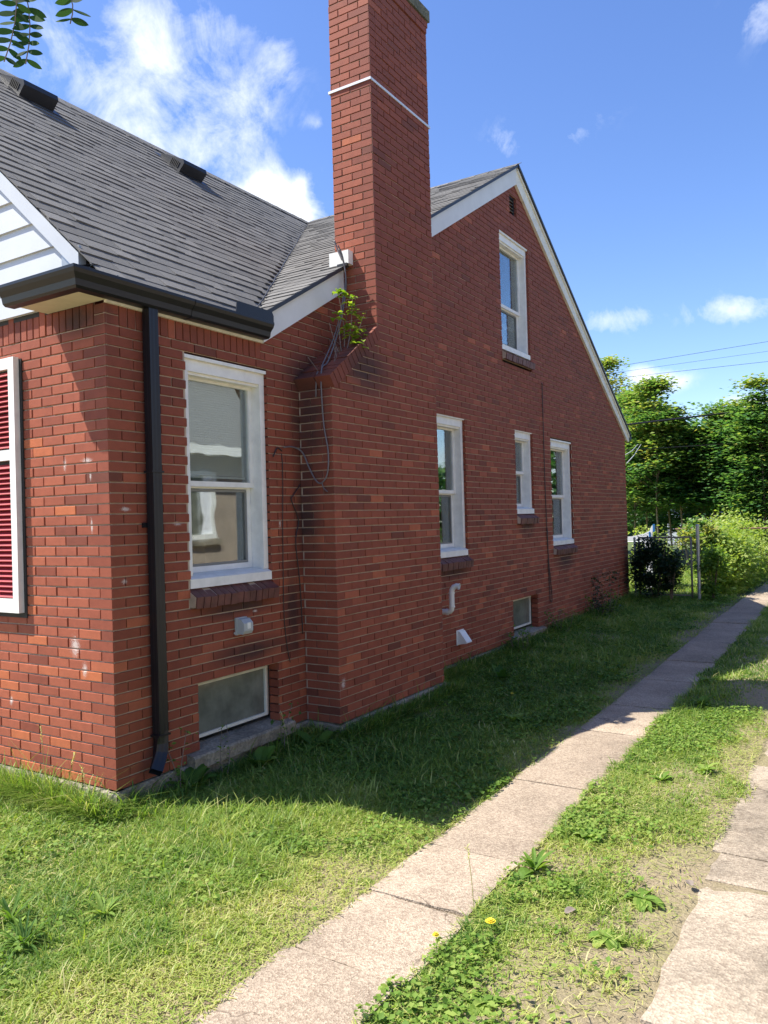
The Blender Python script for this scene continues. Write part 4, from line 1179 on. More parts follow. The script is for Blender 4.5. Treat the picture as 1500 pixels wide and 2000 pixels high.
def grass(n, x0, x1, y0, y1, h, w, name, thin=1.0, seg3=True, tone_off=0.0, hmul=None):  # tone_off paints sun and shade into the blades: sunny stretches lighter, shaded darker
    x = rng.uniform(x0, x1, n); y = rng.uniform(y0, y1, n)
    # clumps
    k = rng.random(n) < .45; cx, cy = x.copy(), y.copy()
    x = np.where(k, np.round(x * 14) / 14 + (vnoise(np.round(x * 14), np.round(y * 14), 1.7, 9) - .5) * .12 + rng.normal(0, .014, n), x)
    y = np.where(k, np.round(y * 14) / 14 + (vnoise(np.round(x * 14), np.round(y * 14), 1.3, 10) - .5) * .12 + rng.normal(0, .014, n), y)
    keep = (rng.random(n) < cover(x, y) * thin) & in_view(x, y); x, y = x[keep], y[keep]; n = len(x)
    big = vnoise(x, y, 1.3, 1); sm_ = vnoise(x, y, 4.5, 2)
    hh = h * rng.uniform(.45, 1.3, n) * (.55 + .9 * big)
    edge = np.clip((1.9 - x) / .6, 0, 1); hh = np.where(x < 1.9, hh * (.45 + .55 * edge), hh * (.62 + .4 * vnoise(x, y, 3, 12)))
    tall = (rng.random(n) < .07); hh[tall] *= rng.uniform(1.5, 2.3, tall.sum())
    base_n = (np.abs(y + .02) < .16) & (x < .1); hh[base_n] *= 1.35
    az = rng.uniform(0, 2 * np.pi, n); lean = rng.uniform(.35, 1.5, n) * hh
    d = np.stack([np.cos(az), np.sin(az)], 1); s = np.stack([-np.sin(az), np.cos(az)], 1)
    ww = w * rng.uniform(.6, 1.5, n)
    z0 = gz(y) - .014 + mound(x, y) + np.where((x > 1.75) & (x < 2.5), .0, 0)
    P0 = np.stack([x, y, z0], 1)
    def pt(t, wd, sg):
        o = P0.copy(); bend = (t ** 1.9)
        o[:, 0] += d[:, 0] * lean * bend + s[:, 0] * ww * wd * sg; o[:, 1] += d[:, 1] * lean * bend + s[:, 1] * ww * wd * sg
        o[:, 2] += hh * (t - .33 * t * t * np.minimum(lean / hh, 1.3)); return o
    V = np.stack([pt(0, .45, -1), pt(0, .45, 1), pt(.55, .5, -1), pt(.55, .5, 1), pt(1, 0, 0)], 1)
    b = np.arange(n)[:, None] * 5
    loops = np.concatenate([b, b + 1, b + 3, b + 2, b + 2, b + 3, b + 4], 1).ravel(); sizes = np.tile([4, 3], n)
    dry = np.clip((1 - cover(x, y)) * .34, 0, .34)
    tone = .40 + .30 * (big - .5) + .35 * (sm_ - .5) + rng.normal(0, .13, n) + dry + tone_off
    straw = rng.random(n) < .07; tone[straw] = rng.uniform(.85, 1, straw.sum())
    o = fast_mesh(name, V.reshape(-1, 3), loops, sizes, np.repeat(np.clip(tone, 0, 1), 2), M['grass'])
    print(name, n)
    return tagit(o, kind='stuff')


def lab(o, label, cat): return tagit(o, label, cat)


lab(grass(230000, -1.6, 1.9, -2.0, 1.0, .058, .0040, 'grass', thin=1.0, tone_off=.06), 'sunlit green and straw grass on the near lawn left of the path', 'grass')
lab(grass(150000, 0, 1.9, .9, 4.6, .050, .0045, 'grass', tone_off=-.04), 'shaded grass along the chimney and near wall, toned darker for the shade', 'grass')
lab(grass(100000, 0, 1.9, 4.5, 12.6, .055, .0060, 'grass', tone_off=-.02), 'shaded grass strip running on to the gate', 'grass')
lab(grass(150000, 2.3, 3.35, -1.9, 4.2, .044, .0042, 'grass', tone_off=.02), 'patchy sunny grass between the two concrete strips', 'grass')
lab(grass(45000, 2.3, 3.35, 4.2, 13, .06, .0060, 'grass', tone_off=.02), 'far end of the grass strip between the concrete strips', 'grass')
lab(grass(60000, -4.5, 3.2, 12.4, 21, .10, .011, 'grass', tone_off=.10), 'bright grass of the back yard beyond the gate', 'grass')


def clippings(n, x0, x1, y0, y1, label, tone=.76):
    x = rng.uniform(x0, x1, n); y = rng.uniform(y0, y1, n)
    on = (x > 1.90) & (x < 2.40); sel = in_view(x, y) & ~on & (x < 3.22) & ((x > .35) | (y < -.03)) & (rng.random(n) < np.where((x > 2.9) & (y < 1.3), .15, .30 + .65 * vnoise(x, y, 2.2, 60))); x, y = x[sel], y[sel]; n = len(x)
    az = rng.uniform(0, 2 * np.pi, n); d = np.stack([np.cos(az), np.sin(az)], 1); s = np.stack([-d[:, 1], d[:, 0]], 1); L2 = rng.uniform(.012, .05, (n, 1)); w = .0014 * rng.uniform(.6, 1.6, (n, 1))
    z = gz(y) + mound(x, y) + rng.uniform(-.004, .016, n); z2 = z + rng.normal(0, .006, n); c = np.stack([x, y], 1)
    V = np.stack([np.column_stack([c - s * w, z]), np.column_stack([c + s * w, z]), np.column_stack([c + d * L2 + s * w, z2]), np.column_stack([c + d * L2 - s * w, z2])], 1)
    o = fast_mesh('dry_clippings', V.reshape(-1, 3), np.arange(4 * n), np.full(n, 4), np.clip(rng.normal(tone, .12, n), 0, 1), M['grass'])
    return tagit(o, label, 'grass', kind='stuff')


clippings(90000, -1.5, 1.9, -2, .9, 'straw coloured clippings lying in the sunny near lawn'); clippings(50000, 2.3, 3.25, -2, 4.2, 'straw coloured clippings on the strip between the slabs')
clippings(60000, 0, 1.9, .9, 7, 'clippings lying in the shaded lawn, toned darker for the shade', .62)  # lower tone puts the shade into the clippings' colour


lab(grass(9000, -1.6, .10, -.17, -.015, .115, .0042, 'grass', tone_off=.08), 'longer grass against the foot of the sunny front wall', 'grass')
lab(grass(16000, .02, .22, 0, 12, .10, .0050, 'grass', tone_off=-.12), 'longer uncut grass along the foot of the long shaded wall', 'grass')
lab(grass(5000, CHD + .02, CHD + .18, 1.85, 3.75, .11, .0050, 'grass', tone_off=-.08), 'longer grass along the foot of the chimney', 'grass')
# flat leafy ground cover, too many to count
def cover_leaves(n, x0, x1, y0, y1, size, label, zof=.012, light_bias=.0, thr=.5, seed=20):  # leaf tone carries painted light: raised in sunny beds, lowered in shaded ones
    x = rng.uniform(x0, x1, n); y = rng.uniform(y0, y1, n)
    k = (vnoise(x, y, 2.4, seed) * .6 + vnoise(x, y, 7, seed + 1) * .4 > thr) & (rng.random(n) < np.clip(cover(x, y) * 1.4, 0, 1)) & in_view(x, y)
    x, y = x[k], y[k]; P = np.stack([x, y, gz(y) + mound(x, y) + zof + rng.uniform(0, .03, len(x))], 1)
    o = leaves_mesh('ground_cover', P, size, np.clip(rng.normal(.5 + light_bias, .22, len(x)), 0, 1), M['weed'], up=1.2, droop=.1, aspect=.8)
    return tagit(o, label, 'weeds', kind='stuff')


cover_leaves(16000, -1.5, 1.9, -2, 1.0, .028, 'small clover and weed leaves in the sunny near lawn', thr=.52, light_bias=.1)
cover_leaves(16000, .0, 1.9, .9, 5.5, .034, 'low weeds in the shade of the chimney wall', thr=.48, seed=30, light_bias=-.15)
cover_leaves(9000, .0, 1.9, 5.5, 12.5, .045, 'low weeds in the far shaded strip', thr=.5, seed=35, light_bias=-.1)
cover_leaves(15000, 2.38, 3.25, -1.9, 4.2, .026, 'clover and dandelion leaves between the concrete strips', thr=.47, seed=40, light_bias=.15)


# larger single weeds
def leaf_blade(m, base, az, ln, wd, lift, tone, droop=.5, n=4):
    d = Vector((math.cos(az), math.sin(az), 0)); s = Vector((-math.sin(az), math.cos(az), 0)); v = []
    for i in range(n + 1):
        t = i / n; c = Vector(base) + d * ln * t * (1 - .15 * t) + Vector((0, 0, ln * (lift * t - droop * t * t)))
        w = wd * math.sin(math.pi * min(1, .12 + t * .88)) ** .8 * (1 if i < n else 0)
        fold = Vector((0, 0, w * .35))
        v += [c - s * w + fold, c, c + s * w + fold]
    f = []
    for i in range(n): f += [(3 * i, 3 * i + 1, 3 * i + 4, 3 * i + 3), (3 * i + 1, 3 * i + 2, 3 * i + 5, 3 * i + 4)]
    m.add(v, f, tone)


def rosette(x, y, r, nl, label, name='weed', wd=.16, lift=.7, tone=.5, group=None, z=None, cat='weed'):
    z = gzf(y) if z is None else z; m = MB(); m2 = None
    for i in range(nl):
        a = i * 2.399 + random.random() * .5; leaf_blade(m, (random.gauss(0, .006), random.gauss(0, .006), 0), a, r * random.uniform(.6, 1.15), r * wd * random.uniform(.8, 1.2), lift * random.uniform(.5, 1.3), min(1, max(0, random.gauss(tone, .18))), .55)
    o = m.build(name, M['weed']); o.location = (x, y, z); return tagit(o, label, cat, group)


rosette(2.50, .46, .12, 20, 'large upright dock weed leaning over the right edge of the sunny path', lift=1.1, tone=.55, wd=.12)
rosette(2.47, .33, .11, 9, 'broad flat dock leaves lying on the path edge just below the big dock', lift=.5, wd=.28, tone=.4)
rosette(.98, -.88, .12, 26, 'pale dandelion rosette in the near lawn, left of the path', lift=.9, tone=.75, wd=.085)
rosette(.90, -1.22, .14, 44, 'dark dandelion rosette at the lower left corner of the lawn', lift=1.2, tone=.3, wd=.04)
rosette(.66, -1.12, .14, 24, 'grey green weed at the left frame edge of the near lawn', lift=1.2, tone=.4, wd=.05)
rosette(2.95, 2.35, .12, 16, 'plantain rosette in the sunny strip near the shadow edge', lift=.8, tone=.8)
rosette(2.75, 2.05, .11, 14, 'bushy low weed beside the plantain in the sunny strip', lift=.8, tone=.55)
rosette(2.62, 4.15, .14, 14, 'tall leafy weed at the shaded right side of the path', lift=1.0, tone=.45)
rosette(2.52, 5.2, .14, 12, 'arching weed where bare soil meets the far path', lift=.6, tone=.6)
rosette(3.02, .42, .12, 12, 'spreading weed on the bare soil beside the driveway strip', lift=.35, tone=.55, wd=.2)
rosette(2.98, .02, .12, 14, 'sprawling dandelion leaves at the driveway edge', lift=.3, tone=.8, wd=.22)
rosette(2.72, -.65, .12, 14, 'bright leafy dandelion plant near the lower edge of the strip', lift=.7, tone=.8)
rosette(2.62, .95, .10, 12, 'clump of clover leaves in the middle of the sunny strip', lift=.8, tone=.55, wd=.3)
rosette(1.10, 2.2, .16, 14, 'leafy plantain in the shade in front of the chimney', lift=.7, tone=.35, wd=.22)
rosette(1.35, 3.0, .15, 13, 'pale plantain in the shaded grass right of the chimney', lift=.8, tone=.5, wd=.2)
rosette(.62, 4.4, .16, 12, 'tall dark weed against the wall below the dryer vent', lift=1.4, tone=.2, wd=.2)
rosette(.12, .50, .20, 12, 'weed growing beside the downpipe outlet', lift=1.2, tone=.25, wd=.2)
rosette(.22, 1.05, .17, 12, 'burdock leaves growing in front of the near basement sill', lift=1.1, tone=.4, wd=.28)
rosette(.30, 1.62, .20, 12, 'dark leaves in the corner between sill and chimney', lift=.9, tone=.15, wd=.28)


def flower(x, y, label, h=.10, r=.017):
    z = gzf(y); e = empty('dandelion', (x, y, z), label, 'flower', 'yellow dandelion flowers')
    MB().tube([(0, 0, 0), (.006, .004, h * .6), (.004, -.004, h)], .0018, 5).build('stem', M['weed'], e)
    m = MB()
    for ring, (rr, hh) in enumerate(((1.0, .0), (.7, .005), (.4, .009))):
        for k in range(14):
            a = k * 2 * math.pi / 14 + ring * .2; d = Vector((math.cos(a), math.sin(a), 0)); s = Vector((-d.y, d.x, 0)) * r * .16; c = Vector((.004, -.004, h + hh))
            m.add([c - s, c + s, c + d * r * rr + s + Vector((0, 0, .003)), c + d * r * rr - s + Vector((0, 0, .003))], [(0, 1, 2, 3)])
    m.build('petals', M['yellow'], e)


flower(2.55, -.18, 'larger yellow dandelion flower in the strip right of the path', .05, .022)
flower(2.42, -.42, 'smaller yellow dandelion flower on a tall stem over the path edge', .07, .015)
flower(1.005, 3.75, 'tiny yellow dandelion flower in the shaded lawn', .05, .016)

# tall grass seed stalks by the front corner and the path
def stalk(x, y, h, dx, label, tone=.95):
    m = MB(); z = gzf(y); m.tube([(0, 0, 0), (dx * .3, 0, h * .5), (dx, .01, h)], .0016, 4, tone)
    for k in range(8):
        t = .78 + .22 * k / 8; c = Vector((dx * t * t, 0, h * t)); leaf_blade(m, c, random.random() * 6.3, .022, .003, 1.2, tone, n=2)
    o = m.build('grass_stalk', M['grass']); o.location = (x, y, z); tagit(o, label, 'grass stalk', 'dry grass stalks')


stalk(-.52, -.12, .50, -.05, 'dry straw stalk with a seed head against the sunny front wall, leftmost'); stalk(-.30, -.14, .38, .10, 'dry stalk leaning right before the front wall, middle one')
stalk(-.10, -.13, .30, -.06, 'short straw stalk nearest the brick corner'); stalk(2.43, -.08, .30, -.03, 'thin dry stalk standing at the right path edge')
stalk(.30, 1.30, .35, -.08, 'thin pale stalk in front of the near basement window')

# vertical weed stems in front of the basement window
def stem_plant(x, y, h, nleaf, size, label, mat='weed', spread=.06, tone=.35, name='stem_plant', bow=.05, z=None, stems=3, cat='plant', stemmat='twig'):
    z = gzf(y) if z is None else z; e = empty(name, (x, y, z), label, cat)
    st = MB(); P = []
    for k in range(stems):
        a = random.random() * 6.3; b = (math.cos(a) * spread, math.sin(a) * spread)
        hh = h * random.uniform(.7, 1.0); pts = sm([(b[0] * .2, b[1] * .2, 0), (b[0] * .7, b[1] * .7, hh * .4), (b[0] + random.gauss(0, bow), b[1] + random.gauss(0, bow), hh)], 5)
        st.tube(pts, [.0045 * (1 - .7 * i / len(pts)) for i in range(len(pts))], 5)
        for _ in range(max(1, nleaf // stems)):
            t = random.uniform(.15, 1); q = pts[min(len(pts) - 1, int(t * len(pts)))]; P.append((q.x + random.gauss(0, size * .8), q.y + random.gauss(0, size * .8), q.z + random.gauss(0, size * .4)))
    st.build('stem', M[stemmat], e)
    P = np.array(P); leaves_mesh('foliage', P, size, np.clip(rng.normal(tone, .2, len(P)), 0, 1), M[mat], e, up=.8, droop=.4, aspect=.6)
    return e


stem_plant(.13, .80, .42, 40, .035, 'spindly weed stem in front of the near basement window', stems=2, spread=.05)
stem_plant(.10, .42, .55, 46, .035, 'spindly weed stem just right of the downpipe', stems=2, spread=.05)
stem_plant(.15, 1.42, .38, 40, .04, 'leafy weed stem at the right end of the near basement window', stems=2, spread=.05)
stem_plant(.22, 9.5, .75, 420, .06, 'reddish brown leafy shrub against the wall, past the last window', mat='shrub', spread=.28, tone=.7, stems=9, name='wall_shrub')
stem_plant(.20, 9.2, .45, 300, .05, 'low green weed clump at the foot of the far wall', spread=.25, tone=.3, stems=7)

stem_plant(.20, 5.95, .34, 220, .045, 'weeds growing up left of the far basement window', stems=7, spread=.16, tone=.4)
stem_plant(.20, 7.45, .42, 260, .045, 'taller weed clump right of the far basement window', stems=8, spread=.18, tone=.35)
# vine rooted on the chimney shoulder
vine = stem_plant(.20, 2.30, .52, 0, .05, 'lime green sapling sprouting from the sloping chimney shoulder', name='sapling', z=2.98, stems=5, spread=.05, bow=.03) if False else empty('sapling', (.22, 2.28, 2.99), 'lime green sapling sprouting from the sloping chimney shoulder', 'plant')
st = MB(); P = []
tips = [((0, -.02, .24), (-.03, -.05, .54)), ((.04, .02, .22), (.05, .05, .50)), ((.05, .05, .12), (.09, .15, .36)), ((.0, -.08, .10), (-.03, -.06, .33)), ((.02, 0, .08), (.10, .02, .10)), ((-.02, -.10, .05), (-.05, -.16, .26))]
for (a, b) in tips:
    pts = sm([(random.gauss(0, .02), random.gauss(0, .03) - .04, -.03), a, b], 6); st.tube(pts, [.0045 * (1 - .6 * i / len(pts)) for i in range(len(pts))], 5)
for k in range(9):
    x, y = random.gauss(-.02, .05), random.gauss(-.12, .10); st.tube([(x, y, (y) * .7 - .01), (x + random.gauss(0, .04), y + random.gauss(0, .03), y * .7 + random.uniform(.05, .16)), (x + random.gauss(0, .06), y + random.gauss(0, .05), y * .7 + random.uniform(.12, .26))], .0025, 4)
st.build('twigs', M['twig'], vine)
lf = MB()
for (c, n_, s_) in (((-.02, -.05, .52), 7, .085), ((.04, .03, .49), 6, .08), ((.05, .06, .42), 7, .05), ((-.03, -.07, .33), 5, .08), ((.07, .10, .33), 7, .055), ((.04, .03, .25), 9, .075), ((.08, .05, .18), 8, .07), ((.02, 0, .17), 6, .07), ((.11, .03, .09), 7, .085), ((.08, .14, .22), 4, .06), ((.05, .02, .37), 7, .05)):
    for k in range(int(n_ * 1.7)): leaf_blade(lf, (c[0] + random.gauss(0, .018), c[1] + random.gauss(0, .018), c[2] + random.gauss(0, .022)), random.random() * 6.3, s_ * random.uniform(.7, 1.15), s_ * .26, .25, random.random(), .5)
lf.build('foliage', M['lime'], vine)

# hanging locust leaves, upper left, close to the camera
def spray(px, py, dist, n, ln, label, ang=0.0, leaf=.036, nstem=1):
    base = CAM + pix_dir(px, py) * dist; e = empty('hanging_branch', tuple(base), label, 'branch', 'pinnate leaves hanging in the upper left corner')
    for sgm in range(nstem):
        off = Vector((random.gauss(0, .02), random.gauss(0, .02), 0)) * (sgm > 0)
        dirv = (Vector((0, 0, -1)) + RGT * (ang + .25 * sgm * (-1) ** sgm) + FWD * .15 * sgm).normalized(); side = dirv.cross(FWD).normalized()
        pts = [Vector(off) + dirv * (ln * t) + side * .012 * math.sin(3 * t) for t in (-.5, -.2, 0, .25, .5, .75, 1.0)]
        MB().tube(pts, .0014, 5).build('stem', M['twig'], e)
        for k in range(n):
            t = (k + .5) / n; c = Vector(off) + dirv * (ln * t) + side * .012 * math.sin(3 * t)
            for sg in (-1, 1):
                m = MB(); d = (side * sg * .9 + dirv * .35 + Vector((0, 0, random.gauss(0, .08))) + FWD * random.gauss(-.1, .3)).normalized(); L_ = leaf * random.uniform(.85, 1.1) * (1 - .45 * max(0, t - .6)); nrm = d.cross(FWD + UPV * random.gauss(0, .3)).normalized()
                v = []; q = 6
                for i in range(q + 1):
                    tt = i / q; wv = L_ * .18 * math.sin(math.pi * (.06 + .94 * tt)) ** .7 if i < q else 0; v += [c + d * L_ * tt - nrm * wv, c + d * L_ * tt, c + d * L_ * tt + nrm * wv]
                f = []
                for i in range(q): f += [(3 * i, 3 * i + 1, 3 * i + 4, 3 * i + 3), (3 * i + 1, 3 * i + 2, 3 * i + 5, 3 * i + 4)]
                m.add(v, f, random.random() * .8 + .1); m.build('leaflet', M['locust'], e, smooth=True)


spray(48, -25, 2.3, 9, .175, 'larger spray of oval leaflets hanging at the top left corner', -.02, .042, 2)
spray(128, -25, 2.3, 4, .085, 'smaller leaf spray to the right of the big one', .08, .044)

# ------------------------------------------------------------------ gate, fence, background
GY = 11.95
gate = empty('chain_link_gate', (.1, GY, 0), 'low chain link gate between the house corner and a grey post', 'gate')
gx0, gx1, gh = .17, 1.10, 1.12
for (n_, a, b, r_) in (('top_rail', (gx0, 0, gh), (gx1, 0, gh), .016), ('bottom_rail', (gx0, 0, .06), (gx1, 0, .06), .012), ('stile', (gx0, 0, .0), (gx0, 0, gh), .018), ('stile', (gx1, 0, .0), (gx1, 0, gh), .018)):
    m = MB().tube([Vector(a) - Vector((.1, 0, 0)), Vector(b) - Vector((.1, 0, 0))], r_, 10); m.build(n_, M['oldmetal'], gate, smooth=True)
ms = MB(); s_ = .055; x = gx0
for k in range(int((gx1 - gx0 + gh) / s_) + 1):
    c = gx0 + k * s_
    for sg in (1, -1):
        # diagonal wires clipped to the frame
        if sg == 1: p = [(c - gh if c - gh > gx0 else gx0, 0.06 + (0 if c - gh > gx0 else (gx0 - (c - gh)))), (min(c, gx1), gh - (c - min(c, gx1)))]
        else: p = [(c - gh if c - gh > gx0 else gx0, gh - (0 if c - gh > gx0 else (gx0 - (c - gh)))), (min(c, gx1), 0.06 + (c - min(c, gx1)))]
        (xa, za), (xb, zb) = p
        if xb > xa and 0 <= za <= gh + .01 and 0 <= zb <= gh + .01: ms.tube([(xa - .1, .004 * sg, za), (xb - .1, .004 * sg, zb)], .0018, 3, caps=False)
o = ms.build('wire_mesh', M['oldmetal'], gate); o['kind'] = 'stuff'
def post(x, y, h, label, r=.03, mat='metal'):
    m = MB().tube([(0, 0, -.1), (0, 0, h)], r, 12); m.tube([(0, 0, h), (0, 0, h + .02), (0, 0, h + .035)], [r * 1.15, r * 1.1, r * .3], 12); o = m.build('fence_post', M[mat], smooth=False); o.location = (x, y, gzf(y)); tagit(o, label, 'post')
post(1.22, GY, 1.34, 'taller grey metal post at the right side of the gate', .030)
post(.09, GY, 1.12, 'thin grey metal post against the house corner', .022)
# fence wandering off behind the hedge and along the yard
rail = MB().tube([(-.2, 17.0, 1.16), (1.1, 16.2, 1.17), (2.6, 15.5, 1.18)], .018, 8); o = rail.build('fence_rail', M['rust'], smooth=True); tagit(o, 'rusty top rail of an old fence behind the gate', 'rail')

# plastic slide / play piece beyond the gate
pl = empty('toy_slide', (.2, 13.1, -.02), 'white plastic play slide with a blue tip beyond the gate, cut off by the wall', 'slide')
out = [(0.02, -.0), (.12, 0), (.15, .35), (.165, .95), (.17, 1.18), (.20, 1.34), (.165, 1.34), (.12, 1.24), (.0, 1.18), (-.25, 1.13), (-.6, 1.12), (-.6, 1.05), (-.2, 1.05), (.0, 1.02), (.04, .85)]
m = MB(); n = len(out)
for y0, y1 in ((0, .05),):
    m.add([(x - .22, y0, z) for x, z in out] + [(x - .22, y1, z) for x, z in out], [tuple(range(n)), tuple(range(2 * n - 1, n - 1, -1))] + [(i, n + i, n + (i + 1) % n, (i + 1) % n) for i in range(n)])
m.build('slide_side', M['plastic'], pl)
MB().box(-.035, .0, -.012, .06, 1.22, 1.37).build('blue_tip', M['blue'], pl)
MB().box(-.115, -.085, -.012, -.002, 1.10, 1.22).build('blue_grip', M['blue'], pl)
MB().add([(-.8, .1, 1.02), (-.1, .1, 1.02), (-.1, .55, 1.02), (-.8, .55, 1.02), (-1.6, .1, .1), (-1.6, .55, .1)], [(0, 1, 2, 3), (4, 0, 3, 5)]).build('slide_chute', M['plastic'], pl)


def bush(x, y, rx, ry, h, n, size, mat, label, name='bush', z=0.0, tone=.45, z0=.05, stems=6, cat='bush', jag=.35):
    e = empty(name, (x, y, z), label, cat); st = MB()
    for k in range(stems):
        a = random.random() * 6.3; st.tube([(0, 0, -.05), (math.cos(a) * rx * .4, math.sin(a) * ry * .4, h * .45), (math.cos(a) * rx * .75, math.sin(a) * ry * .75, h * .85)], [.012, .008, .004], 5)
    st.build('stems', M['bark'], e)
    ncl = max(8, int(n / 90)); cc = rng.normal(size=(ncl, 3)); cc /= np.linalg.norm(cc, axis=1)[:, None]; cc *= rng.uniform(.35, 1, (ncl, 1)) ** .5
    cc = cc * [rx, ry, (h - z0) / 2] + [0, 0, (h + z0) / 2]
    pick = rng.integers(0, ncl, n); s_ = jag * min(rx, ry, h / 2)
    P = cc[pick] + rng.normal(size=(n, 3)) * [s_, s_, s_ * .8]; P[:, 2] = np.clip(P[:, 2], .02, None)
    ct = rng.normal(0, .12, ncl)
    leaves_mesh('foliage', P, size, np.clip(rng.normal(tone, .16, n) + ct[pick], 0, 1), M[mat], e, up=.5, droop=.3, aspect=.6)
    return e


bush(.50, 11.72, .44, .24, 1.12, 6500, .062, 'shrub', 'dark leafy bush growing up against the chain link gate', tone=.35, z=-.03)
bush(.80, 11.62, .14, .12, .80, 520, .05, 'shrub', 'thin bare stemmed shrub right of the dark gate bush', tone=.3, z=-.03, stems=9)
bush(1.42, 12.15, .22, .22, .95, 1800, .07, 'weed', 'vine covered weeds at the foot of the gate post', tone=.28, z=-.02)
bush(1.00, 13.4, .30, .25, 1.42, 1500, .10, 'tree', 'young maple sapling with layered leaves behind the gate', tone=.75, z=0, z0=.7, name='maple_sapling')
bush(-.05, 14.0, .45, .3, 1.3, 1500, .08, 'hedge', 'yellow green bush partly hidden by the white slide', tone=.7, z=0, z0=.2)
for (x, y, rx, ry, h, t_, lab_) in ((1.38, 13.9, .36, 1.1, 1.12, .66, 'sunlit vine hedge section nearest the gate post'), (1.25, 16.0, .48, 1.3, 1.30, .72, 'middle part of the bright vine hedge beside the path'), (.98, 18.6, .60, 1.4, 1.36, .64, 'farthest part of the bright hedge beside the path'), (2.0, 20.6, .8, .8, 1.25, .6, 'hedge end where the path leaves the picture')):
    bush(x, y, rx, ry, h, 9000, .085, 'hedge', lab_, name='hedge', tone=t_, z=-.03, z0=.02, stems=4, cat='hedge', jag=.42)
for (x, y, h, n_, lab_) in ((1.72, 14.6, .42, 160, 'long arching grass tuft at the foot of the hedge'), (1.70, 16.3, .38, 120, 'second grass tuft farther along the hedge'), (1.62, 13.0, .30, 90, 'grass tuft by the shaded bend of the path')):
    m = MB()
    for k in range(n_ ): leaf_blade(m, (random.gauss(0, .05), random.gauss(0, .10), 0), random.random() * 6.3, h * random.uniform(.6, 1.1), .006, 1.4, random.uniform(.2, .8), .9, n=3)
    o = m.build('grass_tuft', M['grass'], kind='stuff'); o.location = (x, y, -.03); tagit(o, lab_, 'grass')


def tree(x, y, h, r, z0, n, label, size=.13, tone=.42, lean=(0, 0), trunk_r=.035, name='tree', ncl=None, rtop=.5, mat='tree'):
    e = empty(name, (x, y, 0), label, 'tree', 'young trees at the back of the yard'); tr = MB()
    top = Vector((lean[0], lean[1], h * .93)); pts = sm([(0, 0, -.1), (lean[0] * .2 + random.gauss(0, .05), lean[1] * .2, h * .3), (lean[0] * .6, lean[1] * .6, h * .6), top], 4)
    tr.tube(pts, [trunk_r * (1 - .8 * i / len(pts)) for i in range(len(pts))], 7); tr.build('trunk', M['pale_bark'], e, smooth=True)
    ncl = ncl or max(40, n // 85); cz = rng.uniform(0, 1, ncl) ** .85; C_ = np.empty((ncl, 3)); br = MB()
    for k in range(ncl):
        zz = z0 + (h - z0) * cz[k]; rr = r * (1 - (1 - rtop) * cz[k] ** 2) * (.45 + .55 * min(1, cz[k] * 5 + .3)) * math.sqrt(random.uniform(.08, 1)); a = random.random() * 6.3
        if cz[k] > .90: rr *= .35; zz += random.uniform(0, .28)
        c = Vector((lean[0] * zz / h + rr * math.cos(a), lean[1] * zz / h + rr * math.sin(a), zz)); C_[k] = c
        if k % 2 == 0: b0 = Vector((lean[0] * zz / h, lean[1] * zz / h, max(zz - rr * .6, .5))); br.tube([b0, (b0 + c) / 2 + Vector((0, 0, .05)), c], [.014, .009, .004], 4)
    br.build('branches', M['bark'], e, kind='stuff')
    pick = rng.integers(0, ncl, n); P = C_[pick] + rng.normal(size=(n, 3)) * [.25, .25, .075]
    P += (rng.random((n, 1)) < .04) * rng.normal(size=(n, 3)) * [.2, .2, .15]
    ct = rng.normal(0, .13, ncl); tn = rng.normal(tone, .13, n) + ct[pick] + .12 * (P[:, 2] - z0) / (h - z0)
    odd = rng.random(n) < .012; tn[odd] = 1
    leaves_mesh('crown', P, size, np.clip(tn, 0, 1), M[mat], e, up=1.8, droop=.25, aspect=.9)


def at(px, Y):
    d = pix_dir(px, 1000); return CAM.x + d.x * (Y - CAM.y) / d.y


T = [(1190, 25, 7.2, 1.3, .8, .86, 'yellow green tree showing just behind the rake of the roof'), (1236, 21.5, 5.2, .9, 1.4, .55, 'tree touching the far corner of the house'),
     (1262, 22.5, 5.5, .9, 1.6, .66, 'rounded tree behind the plastic slide'), (1290, 20.5, 5.4, .75, 1.7, .66, 'tree with the orange tinted top behind the gate'), (1312, 22, 4.7, .7, 1.8, .42, 'tree with a leaning pale trunk behind the gate'),
     (1343, 21, 4.3, .65, 1.7, .38, 'slender tree right of the leaning trunk'), (1372, 23, 4.5, .75, 1.6, .36, 'dark tree above the start of the hedge'), (1395, 21, 4.45, .6, 1.6, .42, 'narrow tree with a thin straight trunk above the hedge'),
     (1428, 21.5, 4.5, .75, 1.5, .52, 'lighter tree before the thick overhead cable'), (1462, 20.5, 4.4, .7, 1.5, .36, 'dark tree with a pale trunk near the right edge'), (1494, 19.5, 4.95, .6, 1.4, .48, 'tallest tree at the right edge of the photo'),
     (1535, 20, 4.6, .9, 1.2, .4, 'tree just leaving the picture at the right'), (1330, 27, 4.6, 1.6, .5, .34, 'dark tree mass filling the gap behind the slender trees'), (1420, 28, 4.8, 1.8, .6, .34, 'dense dark tree farthest back on the right'), (1240, 29, 6.2, 1.6, .8, .28, 'dense tree farthest back on the left'), (1510, 27, 4.8, 1.5, .4, .34, 'dark tree behind the tallest one')]
for i, (px, Y_, h, r, z0, tn, lb) in enumerate(T):
    tree(at(px, Y_), Y_, h * .97, r * 1.12, z0, 9500 if r > 1.2 else 8200, lb, size=.125 if Y_ < 26 else .18, tone=tn, lean=(-.35, 0) if 'leaning' in lb else (random.gauss(0, .12), 0), trunk_r=.035)
